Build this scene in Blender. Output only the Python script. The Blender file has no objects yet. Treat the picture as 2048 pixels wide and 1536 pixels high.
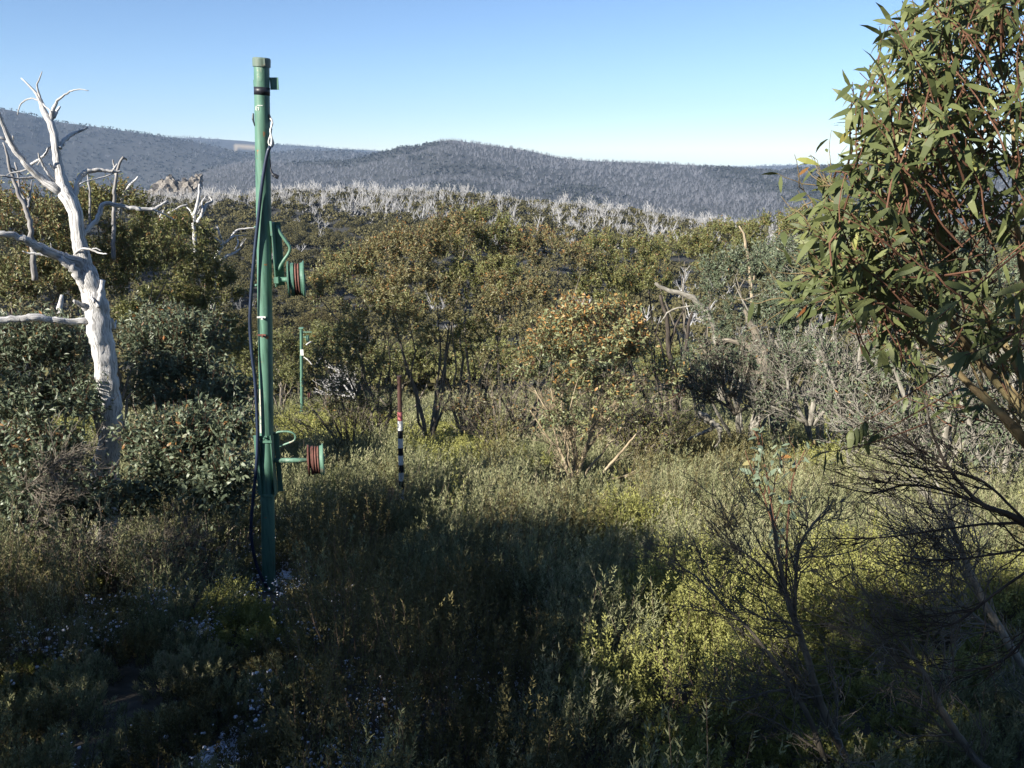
import bpy, math
import numpy as np
from mathutils import Vector

# ------------------------------------------------------------------ camera, sky, sun, exposure
SC = bpy.context.scene
COL = SC.collection
R = math.radians
FPX = 1704.0
PITCH = R(15.4)
CP, SP = math.cos(PITCH), math.sin(PITCH)
SUN_AZ, SUN_EL = R(49), R(27)          # sun stands behind the camera, to the left
cam_d = bpy.data.cameras.new('camera')
cam = bpy.data.objects.new('camera', cam_d)
COL.objects.link(cam)
cam.location = (0, 0, 0)
cam.rotation_euler = (R(90) - PITCH, 0, 0)
cam_d.sensor_width = 36
cam_d.lens = 36 * FPX / 2048
cam_d.clip_start = 0.1
cam_d.clip_end = 40000
SC.camera = cam
w = bpy.data.worlds.new('World')
SC.world = w
w.use_nodes = True
nt = w.node_tree
sky = nt.nodes.new('ShaderNodeTexSky')
sky.sky_type = 'NISHITA'
sky.sun_disc = False
sky.sun_elevation = SUN_EL
sky.sun_rotation = math.atan2(-math.sin(SUN_AZ), -math.cos(SUN_AZ))
sky.altitude = 3000
sky.air_density = 1.0
sky.dust_density = 0.0
sky.ozone_density = 4.0
nt.links.new(sky.outputs[0], nt.nodes['Background'].inputs[0])
nt.nodes['Background'].inputs[1].default_value = 0.065
sd = bpy.data.lights.new('sun', 'SUN')
sd.energy = 5.0
sd.angle = R(0.5)
sd.color = (1.0, 0.93, 0.82)
so = bpy.data.objects.new('sun', sd)
COL.objects.link(so)
TOSUN = Vector((-math.sin(SUN_AZ) * math.cos(SUN_EL), -math.cos(SUN_AZ) * math.cos(SUN_EL), math.sin(SUN_EL)))
so.rotation_euler = (-TOSUN).to_track_quat('-Z', 'Y').to_euler()
so.location = (0, 0, 60)
SC.view_settings.view_transform = 'Standard'
SC.view_settings.look = 'None'
SC.view_settings.gamma = 1
SC.view_settings.exposure = 1.25
SC.render.engine = 'CYCLES'
SC.cycles.max_bounces = 5
SC.cycles.diffuse_bounces = 2
SC.cycles.glossy_bounces = 1
SC.cycles.transmission_bounces = 2
SC.cycles.volume_bounces = 0
SC.cycles.use_denoising = True

# ------------------------------------------------------------------ numpy helpers
rs = np.random.RandomState
A = np.array

def nrm(v):
    return v / np.maximum(np.linalg.norm(v, axis=-1, keepdims=True), 1e-9)

def rays(px, py):
    px = np.asarray(px, float); py = np.asarray(py, float)
    x = (px - 1024) / FPX; y = -(py - 768) / FPX
    return np.stack([x, CP + y * SP, -SP + y * CP], -1)

def P(px, py, d):
    r = rays(px, py)
    return r * (np.asarray(d, float) / r[..., 1])[..., None]

def proj(p):
    p = np.asarray(p, float)
    dep = p[..., 1] * CP - p[..., 2] * SP
    up = p[..., 1] * SP + p[..., 2] * CP
    dep = np.where(dep > 0.05, dep, 0.05)
    return 1024 + FPX * p[..., 0] / dep, 768 - FPX * up / dep

def hsh(i, j, s):
    v = np.sin(i * 127.1 + j * 311.7 + s * 74.7) * 43758.5453
    return v - np.floor(v)

def vn(x, y, s=0):
    xi = np.floor(x); yi = np.floor(y); fx = x - xi; fy = y - yi
    fx = fx * fx * (3 - 2 * fx); fy = fy * fy * (3 - 2 * fy)
    return ((hsh(xi, yi, s) * (1 - fx) + hsh(xi + 1, yi, s) * fx) * (1 - fy)
            + (hsh(xi, yi + 1, s) * (1 - fx) + hsh(xi + 1, yi + 1, s) * fx) * fy)

def fbm(x, y, s=0, o=4):
    t = 0; a = 0.5; n = 0
    for k in range(o):
        t = t + a * vn(x * 2 ** k, y * 2 ** k, s + k); n += a; a *= 0.5
    return t / n

def sst(a, b, x):
    t = np.clip((x - a) / (b - a), 0, 1)
    return t * t * (3 - 2 * t)

class Acc:
    def __init__(s):
        s.v = []; s.t = []; s.q = []; s.tm = []; s.qm = []; s.rn = []; s.tc = []; s.n = 0
    def add(s, v, tris=None, quads=None, mat=0, rnd=None, tc=None):
        v = np.asarray(v, np.float32).reshape(-1, 3)
        s.v.append(v)
        if tris is not None and len(tris):
            t = np.asarray(tris).reshape(-1, 3) + s.n; s.t.append(t); s.tm.append(np.full(len(t), mat))
        if quads is not None and len(quads):
            q = np.asarray(quads).reshape(-1, 4) + s.n; s.q.append(q); s.qm.append(np.full(len(q), mat))
        s.rn.append(np.full(len(v), 0.5, np.float32) if rnd is None else np.asarray(rnd, np.float32).reshape(-1))
        s.tc.append(np.asarray(v if tc is None else tc, np.float32).reshape(-1, 3))
        s.n += len(v)
    def build(s, name, mats, parent=None, origin=None, smooth=False):
        me = bpy.data.meshes.new(name)
        v = np.concatenate(s.v)
        if origin is not None: v = v - np.asarray(origin, np.float32)
        t = np.concatenate(s.t) if s.t else np.zeros((0, 3), int)
        q = np.concatenate(s.q) if s.q else np.zeros((0, 4), int)
        mi = np.concatenate([*s.tm, *s.qm]).astype(np.int32)
        me.vertices.add(len(v)); me.vertices.foreach_set('co', v.ravel())
        li = np.concatenate([t.ravel(), q.ravel()]).astype(np.int32)
        me.loops.add(len(li)); me.loops.foreach_set('vertex_index', li)
        st = np.concatenate([np.arange(len(t)) * 3, len(t) * 3 + np.arange(len(q)) * 4]).astype(np.int32)
        me.polygons.add(len(st)); me.polygons.foreach_set('loop_start', st)
        me.polygons.foreach_set('material_index', mi)
        me.update(calc_edges=True)
        me.polygons.foreach_set('use_smooth', np.full(len(st), smooth))
        a = me.attributes.new('rnd', 'FLOAT', 'POINT'); a.data.foreach_set('value', np.concatenate(s.rn))
        a = me.attributes.new('tc', 'FLOAT_VECTOR', 'POINT'); a.data.foreach_set('vector', np.concatenate(s.tc).ravel())
        for m in (mats if isinstance(mats, (list, tuple)) else [mats]): me.materials.append(m)
        o = bpy.data.objects.new(name, me); COL.objects.link(o)
        if parent is not None: o.parent = parent
        return o

def empty(name, loc, label, cat, group=None):
    o = bpy.data.objects.new(name, None); COL.objects.link(o)
    o.location = tuple(float(c) for c in loc); o.empty_display_size = 0.3
    o['label'] = label; o['category'] = cat
    if group: o['group'] = group
    return o

def tag(o, label=None, cat=None, group=None, kind=None):
    if label: o['label'] = label
    if cat: o['category'] = cat
    if group: o['group'] = group
    if kind: o['kind'] = kind
    return o

def tubes(acc, paths, rad, sides=5, mat=0, rnd=None, lump=0.0, caps=False, seed=0):
    """paths (M,n,3), rad (M,n) -> round tapering limbs"""
    p = np.asarray(paths, float); rad = np.asarray(rad, float)
    if p.ndim == 2: p = p[None]; rad = rad[None]
    M, n, _ = p.shape
    t = nrm(np.gradient(p, axis=1))
    ov = nrm(p[:, -1] - p[:, 0])
    ref = np.where(np.abs(ov[:, 2:3]) > 0.8, A([[1.0, 0.13, 0.0]]), A([[0.0, 0.1, 1.0]]))
    a = nrm(np.cross(ov, ref))[:, None, :]
    u = nrm(a - t * (t * a).sum(-1, keepdims=True)); v = np.cross(t, u)
    th = np.arange(sides) / sides * 2 * np.pi
    L = np.concatenate([np.zeros((M, 1)), np.cumsum(np.linalg.norm(np.diff(p, axis=1), axis=-1), 1)], 1)
    rr = rad[:, :, None] * np.ones(sides)
    if lump:
        g = rs(seed); ph = g.rand(6) * 6.3
        tw = L[:, :, None] * 0.9
        rr = rr * (1 + lump * (0.5 * np.sin(3 * th + tw + ph[0]) + 0.35 * np.sin(5 * th - tw * 1.7 + ph[1]) + 0.3 * np.sin(8 * th + tw * .5 + ph[2])
                   + 0.55 * np.sin(L[:, :, None] * 7 + ph[3] + 2 * np.sin(th)) * np.sin(L[:, :, None] * 3.1 + ph[4])
                   + 0.5 * (g.rand(M, n, sides) - .5)))
    vv = p[:, :, None] + rr[..., None] * (np.cos(th)[None, None, :, None] * u[:, :, None] + np.sin(th)[None, None, :, None] * v[:, :, None])
    tc = np.stack([np.cos(th) * rr, np.sin(th) * rr, np.repeat(L[:, :, None], sides, 2)], -1)
    idx = np.arange(M * n * sides).reshape(M, n, sides)
    i0 = idx[:, :-1]; i1 = idx[:, 1:]
    q = np.stack([i0, np.roll(i0, -1, 2), np.roll(i1, -1, 2), i1], -1)
    rn = None
    if rnd is not None: rn = np.repeat(np.asarray(rnd, float).reshape(-1, 1) * np.ones((M, 1)), n * sides, 1)
    tr = None
    if caps:
        tr = []
        for m in range(M):
            for ring, rev in ((idx[m, 0], True), (idx[m, -1], False)):
                for k in range(1, sides - 1):
                    tr.append((ring[0], ring[k + 1], ring[k]) if rev else (ring[0], ring[k], ring[k + 1]))
    acc.add(vv, tris=tr, quads=q, mat=mat, rnd=rn, tc=tc)

def smooth_path(pts, n):
    """Catmull-Rom through pts (k,d) resampled to n rows (any dims)"""
    p = np.asarray(pts, float); k = len(p)
    if k == 2: return p[0] + (p[1] - p[0]) * np.linspace(0, 1, n)[:, None]
    e = np.concatenate([2 * p[:1] - p[1:2], p, 2 * p[-1:] - p[-2:-1]])
    s = np.concatenate([[0], np.cumsum(np.linalg.norm(np.diff(p[:, :3], axis=0), axis=1))]); s /= s[-1]
    u = np.interp(np.linspace(0, 1, n), s, np.arange(k))
    i = np.minimum(u.astype(int), k - 2); f = (u - i)[:, None]
    a, b, c, d = e[i], e[i + 1], e[i + 2], e[i + 3]
    return 0.5 * (2 * b + (c - a) * f + (2 * a - 5 * b + 4 * c - d) * f ** 2 + (3 * b - a - 3 * c + d) * f ** 3)

def limb(acc, pxs, d, n=14, sides=6, dd=0.0, rnd=None, lump=0.0, seed=0, rough=0.0):
    """limb through photo points (px, py, width px[, extra depth]) standing d metres away"""
    rows = []
    for k, q in enumerate(pxs):
        ex = q[3] if len(q) > 3 else 0.0
        p = P(q[0], q[1], d + ex + dd * k / max(1, len(pxs) - 1))
        dep = p[1] * CP - p[2] * SP
        rows.append([*p, q[2] * dep / FPX / 2])
    s = smooth_path(rows, n)
    if rough:
        g = rs(seed + 5); s[1:-1, :3] += (g.rand(n - 2, 3) - .5) * rough * (s[1:-1, 3:4] * 2 + .01)
    tubes(acc, s[:, :3], np.maximum(s[:, 3], 0.0012), sides, rnd=rnd, lump=lump, seed=seed, caps=True)
    return s

def leaves(acc, B, D, N, L, W, rnd, segs=1, curve=0.2, mat=0):
    """B base, D direction, N face normal (unit arrays), L length, W width"""
    S = nrm(np.cross(D, N)); N = np.cross(S, D); m = len(B)
    L = (np.ones(m) * L)[:, None]; W = (np.ones(m) * W)[:, None]
    if segs == 0:
        v = np.stack([B - S * W * .5, B + S * W * .5, B + D * L], 1)
        acc.add(v, tris=np.arange(m * 3).reshape(m, 3), mat=mat, rnd=np.repeat(rnd, 3)); return
    if segs == 1:
        v = np.stack([B, B + D * L * .45 + S * W * .5, B + D * L - N * L * curve, B + D * L * .45 - S * W * .5], 1)
        acc.add(v, quads=np.arange(m * 4).reshape(m, 4), mat=mat, rnd=np.repeat(rnd, 4)); return
    prof = {2: ((.30, .95), (.68, .75)), 3: ((.15, .6), (.42, 1.0), (.75, .62))}[segs]
    vs = [B]; 
    for t, wd in prof:
        c = B + D * L * t - N * L * curve * t * t; k = N * W * 0.10
        vs += [c + S * W * wd * .5 + k, c - S * W * wd * .5 + k]
    vs.append(B + D * L * .98 - N * L * curve)
    v = np.stack(vs, 1); nv = v.shape[1]; o = (np.arange(m) * nv)[:, None]
    tr = np.concatenate([o + A([[0, 1, 2]]), o + A([[nv - 3, nv - 1, nv - 2]])])
    qs = np.concatenate([o + A([[2 * k + 1, 2 * k + 3, 2 * k + 4, 2 * k + 2]]) for k in range(len(prof) - 1)])
    acc.add(v, tris=tr, quads=qs, mat=mat, rnd=np.repeat(rnd, nv))

# ------------------------------------------------------------------ materials
def newmat(name):
    m = bpy.data.materials.new(name); m.use_nodes = True
    return m, m.node_tree, m.node_tree.nodes['Principled BSDF']

def ramp(nt, stops, inp):
    r = nt.nodes.new('ShaderNodeValToRGB'); e = r.color_ramp.elements
    while len(e) < len(stops): e.new(0.5)
    for k, (p, c) in enumerate(stops): e[k].position = p; e[k].color = (*c, 1)
    nt.links.new(inp, r.inputs[0]); return r

def attr(nt, name):
    a = nt.nodes.new('ShaderNodeAttribute'); a.attribute_name = name; return a

def leafmat(name, stops, rough=0.45, trans=0.18, spec=0.4):
    m, nt, b = newmat(name)
    a = attr(nt, 'rnd'); r = ramp(nt, stops, a.outputs['Fac'])
    nt.links.new(r.outputs[0], b.inputs['Base Color'])
    b.inputs['Roughness'].default_value = rough
    b.inputs['Specular IOR Level'].default_value = spec
    if trans:
        t = nt.nodes.new('ShaderNodeBsdfTranslucent'); nt.links.new(r.outputs[0], t.inputs[0])
        x = nt.nodes.new('ShaderNodeMixShader'); x.inputs[0].default_value = trans
        nt.links.new(b.outputs[0], x.inputs[1]); nt.links.new(t.outputs[0], x.inputs[2])
        nt.links.new(x.outputs[0], nt.nodes['Material Output'].inputs[0])
    return m

def barkmat(name, c1, c2, c3, sc=(18, 18, 3), rough=0.75, bump=0.4, lo=.35, hi=.65):
    m, nt, b = newmat(name)
    a = attr(nt, 'tc'); mp = nt.nodes.new('ShaderNodeMapping'); mp.inputs['Scale'].default_value = sc
    nt.links.new(a.outputs['Vector'], mp.inputs[0])
    n = nt.nodes.new('ShaderNodeTexNoise'); n.inputs['Scale'].default_value = 1; n.inputs['Detail'].default_value = 6; n.inputs['Roughness'].default_value = .65
    nt.links.new(mp.outputs[0], n.inputs[0])
    r = ramp(nt, [(lo, c1), (.5, c2), (hi, c3)], n.outputs[0])
    ob = nt.nodes.new('ShaderNodeTexCoord')
    n2 = nt.nodes.new('ShaderNodeTexNoise'); n2.inputs['Scale'].default_value = 1.7; n2.inputs['Detail'].default_value = 3
    nt.links.new(ob.outputs['Object'], n2.inputs[0])
    mx = nt.nodes.new('ShaderNodeMix'); mx.data_type = 'RGBA'; mx.blend_type = 'MULTIPLY'; mx.inputs[0].default_value = .6
    r2 = ramp(nt, [(.3, (.55, .53, .5)), (.65, (1, 1, 1))], n2.outputs[0])
    nt.links.new(r.outputs[0], mx.inputs[6]); nt.links.new(r2.outputs[0], mx.inputs[7])
    nt.links.new(mx.outputs[2], b.inputs['Base Color'])
    bp = nt.nodes.new('ShaderNodeBump'); bp.inputs['Strength'].default_value = bump; bp.inputs['Distance'].default_value = .02
    nt.links.new(n.outputs[0], bp.inputs['Height']); nt.links.new(bp.outputs[0], b.inputs['Normal'])
    b.inputs['Roughness'].default_value = rough; b.inputs['Specular IOR Level'].default_value = .2
    return m

def paint(name, col, rust, amt=.5, rough=.45, dirt=(.2, .26, .22), sc=6):
    m, nt, b = newmat(name)
    tc = nt.nodes.new('ShaderNodeTexCoord')
    n = nt.nodes.new('ShaderNodeTexNoise'); n.inputs['Scale'].default_value = sc; n.inputs['Detail'].default_value = 8; n.inputs['Roughness'].default_value = .7
    nt.links.new(tc.outputs['Object'], n.inputs[0])
    r = ramp(nt, [(0, rust), (amt - .03, rust), (amt, col), (.62, col), (.78, dirt)], n.outputs[0])
    mp = nt.nodes.new('ShaderNodeMapping'); mp.inputs['Scale'].default_value = (14, 14, 1.5); nt.links.new(tc.outputs['Object'], mp.inputs[0])
    n2 = nt.nodes.new('ShaderNodeTexNoise'); n2.inputs['Scale'].default_value = 2.0; n2.inputs['Detail'].default_value = 5
    nt.links.new(mp.outputs[0], n2.inputs[0])
    r2 = ramp(nt, [(.34, (.45, .47, .45)), (.5, (.95, .95, .95)), (.62, (1, 1, 1)), (.72, (1.6, 1.5, 1.45))], n2.outputs[0])
    mx = nt.nodes.new('ShaderNodeMix'); mx.data_type = 'RGBA'; mx.blend_type = 'MULTIPLY'; mx.inputs[0].default_value = .8
    nt.links.new(r.outputs[0], mx.inputs[6]); nt.links.new(r2.outputs[0], mx.inputs[7])
    nt.links.new(mx.outputs[2], b.inputs['Base Color']); b.inputs['Roughness'].default_value = rough
    bp = nt.nodes.new('ShaderNodeBump'); bp.inputs['Strength'].default_value = .15; bp.inputs['Distance'].default_value = .01
    nt.links.new(n.outputs[0], bp.inputs['Height']); nt.links.new(bp.outputs[0], b.inputs['Normal'])
    return m

M = {}
OR1, OR2 = (.34, .15, .045), (.40, .20, .055)
M['leaf_orange'] = leafmat('gum leaf with orange tips', [(0, (.066, .080, .034)), (.35, (.16, .175, .074)), (.62, (.255, .26, .118)), (.80, (.28, .25, .115)), (.86, (.31, .20, .075)), (1, OR2)])
M['leaf_olive'] = leafmat('olive gum leaf', [(0, (.058, .072, .028)), (.4, (.145, .16, .058)), (.84, (.25, .25, .09)), (.94, (.27, .18, .065)), (1, OR1)])
M['leaf_grey'] = leafmat('grey green gum leaf', [(0, (.055, .075, .046)), (.4, (.115, .145, .088)), (.86, (.19, .225, .14)), (.96, (.23, .18, .09)), (1, OR1)])
M['leaf_near'] = leafmat('glossy gum leaf', [(0, (.050, .066, .026)), (.4, (.098, .120, .046)), (.75, (.175, .195, .074)), (.9, (.27, .28, .08)), (.97, (.26, .16, .05)), (1, (.24, .08, .035))], rough=.5, trans=.22, spec=.28)
M['leaf_teal'] = leafmat('blue green young leaf', [(0, (.10, .14, .095)), (.6, (.17, .22, .15)), (.85, (.22, .23, .10)), (1, OR1)], rough=.5)
M['leaf_small'] = leafmat('pale green and orange young leaf', [(0, (.085, .11, .055)), (.35, (.17, .20, .10)), (.62, (.25, .265, .13)), (.80, (.30, .27, .11)), (.84, (.34, .23, .08)), (1, (.40, .19, .06))])
M['leaf_brown'] = leafmat('red brown tinged gum leaf', [(0, (.062, .070, .034)), (.35, (.145, .145, .066)), (.65, (.235, .215, .10)), (.82, (.28, .23, .10)), (.88, (.28, .17, .065)), (1, OR1)])
M['leaf_far'] = leafmat('far forest leaf', [(0, (.050, .049, .024)), (.5, (.105, .096, .044)), (1, (.175, .155, .068))], rough=.7, trans=.1, spec=.1)
M['heath_grey'] = leafmat('grey green heath', [(0, (.060, .068, .032)), (.45, (.152, .168, .080)), (.8, (.28, .285, .155)), (1, (.35, .31, .20))], rough=.7, trans=.15, spec=.15)
M['heath_yellow'] = leafmat('yellow green heath', [(0, (.095, .105, .028)), (.5, (.215, .22, .062)), (1, (.35, .35, .125))], rough=.6, trans=.2, spec=.2)
M['heath_brown'] = leafmat('olive brown heath', [(0, (.055, .050, .022)), (.5, (.115, .105, .045)), (1, (.19, .165, .075))], rough=.7, trans=.15, spec=.15)  # brown species; its dark tone also deepens the foreground shade
M['twig_orange'] = barkmat('red brown new twig', (.10, .05, .035), (.155, .08, .05), (.22, .13, .08), bump=0)
M['twig_brown'] = barkmat('brown twig', (.09, .06, .045), (.16, .12, .09), (.24, .19, .15), bump=0)
M['bark_grey'] = barkmat('grey stem bark', (.10, .09, .075), (.20, .175, .14), (.30, .27, .21))
M['bark_cream'] = barkmat('cream snow gum bark', (.22, .17, .115), (.40, .33, .22), (.52, .45, .33))
M['bark_yellow'] = barkmat('yellow blotched gum bark', (.10, .075, .05), (.23, .175, .09), (.36, .31, .16), sc=(10, 10, 5))
M['bark_dark'] = barkmat('dark twig bark', (.035, .03, .026), (.07, .058, .048), (.13, .11, .09))
M['bark_pale'] = barkmat('pale old bark', (.13, .12, .10), (.26, .245, .21), (.42, .40, .35), sc=(14, 14, 4))
M['dead_white'] = barkmat('bleached dead wood', (.10, .095, .09), (.64, .635, .63), (.78, .775, .77), sc=(90, 90, 3.0), bump=1.0, lo=.33, hi=.50)
M['dead_grey'] = barkmat('grey dead wood', (.16, .155, .15), (.30, .29, .285), (.42, .41, .40), bump=0)
M['dead_far'] = barkmat('far white dead wood', (.32, .32, .32), (.44, .44, .44), (.56, .56, .56), bump=0)

# ------------------------------------------------------------------ terrain
def prof(tab):
    t = A(tab, float); r = rays(t[:, 0], t[:, 1])
    return np.arctan2(r[:, 0], r[:, 1]), r[:, 2] / np.hypot(r[:, 0], r[:, 1])
MIDR = prof([(-900, 400), (-400, 400), (0, 400), (300, 404), (450, 395), (600, 385), (800, 388), (950, 392), (1050, 403), (1200, 420), (1350, 437), (1500, 455), (1650, 460), (2048, 462), (2600, 450)])
L2 = prof([(-900, 425), (0, 412), (250, 396), (350, 354), (420, 334), (500, 318), (600, 320), (700, 317), (740, 305), (800, 290), (840, 287), (880, 277), (905, 275), (960, 283), (1050, 296), (1120, 311), (1200, 319), (1300, 322), (1450, 329), (1560, 337), (1620, 330), (1680, 324), (1800, 318), (2048, 306), (2600, 290)])
L1 = prof([(-900, 130), (-400, 165), (0, 210), (60, 224), (100, 237), (200, 250), (300, 264), (360, 274), (400, 281), (430, 288), (480, 300), (530, 301), (600, 296), (680, 298), (720, 303), (800, 312), (1200, 335), (2600, 340)])
L0 = prof([(-900, 300), (300, 272), (380, 273), (430, 276), (500, 281), (560, 286), (640, 291), (720, 295), (800, 302), (1300, 330), (2600, 330)])
RC = A([60, 90, 130, 200, 300, 380, 460, 700, 1100, 1600, 2200, 2500, 3300, 4000, 5400, 5900, 6300], float)

def height(x, y):
    x = np.asarray(x, float); y = np.asarray(y, float)
    r = np.hypot(x, y); az = np.arctan2(x, y)
    zn = -2.8 - 0.26 * np.maximum(y, -22) + 0.12 * (fbm(x * .5, y * .5, 3) - .5) + .02 * x * sst(8, 30, y) * 0
    e = lambda T: np.interp(az, T[0], T[1])
    zr = 380 * e(MIDR) - 4.0
    c = lambda v: np.full_like(r, float(v))
    z2 = 2200 * e(L2) - 6; z1 = 3300 * e(L1) - 7; z0 = 5400 * e(L0) - 7
    Z = [c(-18.4), c(-27), c(-36), c(-41) + .10 * (zr + 41), -41 + .55 * (zr + 41), zr, zr - 8, c(-75), c(-130),
         np.minimum(-110 + .35 * (z2 + 110), z2 - 30), z2, z2 - 45, z1, z1 - 90, z0, z0 - 60, z0 - 260]
    rr = np.clip(r, RC[0], RC[-1] - 1e-3)
    i = np.clip(np.searchsorted(RC, rr, side='right') - 1, 0, len(RC) - 2)
    t = (rr - RC[i]) / (RC[i + 1] - RC[i]); t = .55 * t + .45 * t * t * (3 - 2 * t)
    Zs = np.stack(Z, 0).reshape(len(RC), -1); ii = i.ravel(); ar = np.arange(ii.size)
    za = Zs[ii, ar].reshape(r.shape); zb = Zs[ii + 1, ar].reshape(r.shape)
    zf = za + (zb - za) * t
    zf = zf + sst(500, 1500, r) * (26 * (fbm(x / 330, y / 330, 9, 5) - .5)) * (1 - .75 * np.exp(-((r - 2200) / 160) ** 2)) + sst(90, 250, r) * (3 * (fbm(x / 28, y / 28, 5) - .5))
    wt = sst(42, 62, r)
    back = sst(R(75), R(105), np.abs(az))
    zback = 3 + sst(40, 800, r) * 60 + 6 * (fbm(x / 60, y / 60, 4) - .5) * sst(30, 100, r)
    zf = zf * (1 - back) + zback * back
    return zn * (1 - wt) + zf * wt

def hz(x, y): return float(height(A([x]), A([y]))[0])

az = np.unique(np.concatenate([np.linspace(-180, -46, 45), np.linspace(-46, 46, 560), np.linspace(46, 180, 45)]))
rr = np.concatenate([[.25], np.geomspace(.8, 6300, 240)])
AZ, RR = np.meshgrid(np.radians(az), rr)
X, Y = RR * np.sin(AZ), RR * np.cos(AZ)
ac = Acc()
idx = np.arange(X.size).reshape(X.shape)
ppx, ppy = proj(np.stack([X, Y, height(X, Y)], -1))
bare = ((np.abs(RR - 5000) < 700) & (ppx > 470) & (ppx < 522) & (ppy > 291) & (ppy < 299)).astype(float)
ac.add(np.stack([X, Y, height(X, Y)], -1), quads=np.stack([idx[:-1, :-1], idx[:-1, 1:], idx[1:, 1:], idx[1:, :-1]], -1), rnd=bare)
m, nt, b = newmat('soil and leaf litter')
g = nt.nodes.new('ShaderNodeNewGeometry')
n1 = nt.nodes.new('ShaderNodeTexNoise'); n1.inputs['Scale'].default_value = 5; n1.inputs['Detail'].default_value = 10; nt.links.new(g.outputs['Position'], n1.inputs[0])
n2 = nt.nodes.new('ShaderNodeTexNoise'); n2.inputs['Scale'].default_value = .05; n2.inputs['Detail'].default_value = 12; n2.inputs['Roughness'].default_value = .75; nt.links.new(g.outputs['Position'], n2.inputs[0])
r1 = ramp(nt, [(.3, (.030, .024, .018)), (.55, (.07, .058, .042)), (.75, (.13, .12, .10))], n1.outputs[0])
r2 = ramp(nt, [(.35, (.024, .026, .025)), (.55, (.040, .042, .041)), (.7, (.07, .072, .070))], n2.outputs[0])
ln = nt.nodes.new('ShaderNodeVectorMath'); ln.operation = 'LENGTH'; nt.links.new(g.outputs['Position'], ln.inputs[0])
mr = nt.nodes.new('ShaderNodeMapRange'); mr.inputs[1].default_value = 50; mr.inputs[2].default_value = 140; nt.links.new(ln.outputs['Value'], mr.inputs[0])
mx = nt.nodes.new('ShaderNodeMix'); mx.data_type = 'RGBA'; nt.links.new(mr.outputs[0], mx.inputs[0]); nt.links.new(r1.outputs[0], mx.inputs[6]); nt.links.new(r2.outputs[0], mx.inputs[7])
mx2 = nt.nodes.new('ShaderNodeMix'); mx2.data_type = 'RGBA'; at = attr(nt, 'rnd'); nt.links.new(at.outputs['Fac'], mx2.inputs[0]); nt.links.new(mx.outputs[2], mx2.inputs[6]); mx2.inputs[7].default_value = (.42, .33, .2, 1)
nt.links.new(mx2.outputs[2], b.inputs['Base Color']); b.inputs['Roughness'].default_value = .95
bp = nt.nodes.new('ShaderNodeBump'); bp.inputs['Strength'].default_value = .5; bp.inputs['Distance'].default_value = .05; nt.links.new(n1.outputs[0], bp.inputs['Height']); nt.links.new(bp.outputs[0], b.inputs['Normal'])
gr = ac.build('ground', m, smooth=True)
tag(gr, 'dark soil hillside falling away to the wooded valley and hills', kind='structure')

# haze: one closed box of thin air round everything
hm = bpy.data.materials.new('haze'); hm.use_nodes = True; nt = hm.node_tree
nt.nodes.remove(nt.nodes['Principled BSDF'])
pv = nt.nodes.new('ShaderNodeVolumePrincipled'); pv.inputs['Color'].default_value = (.48, .68, 1.0, 1); pv.inputs['Density'].default_value = 0.00008
pv.inputs['Anisotropy'].default_value = 0.0
nt.links.new(pv.outputs[0], nt.nodes['Material Output'].inputs['Volume'])
ac = Acc()
HB = 6450
zlo, zhi = -420, 330
cv = A([(sx * HB, sy * HB, z) for z in (zlo, zhi) for sx, sy in ((-1, -1), (1, -1), (1, 1), (-1, 1))])
ac.add(cv, quads=[(0, 3, 2, 1), (4, 5, 6, 7), (0, 1, 5, 4), (1, 2, 6, 5), (2, 3, 7, 6), (3, 0, 4, 7)])
hz_o = ac.build('haze', hm); tag(hz_o, 'thin blue haze over the far hills', kind='stuff')

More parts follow.
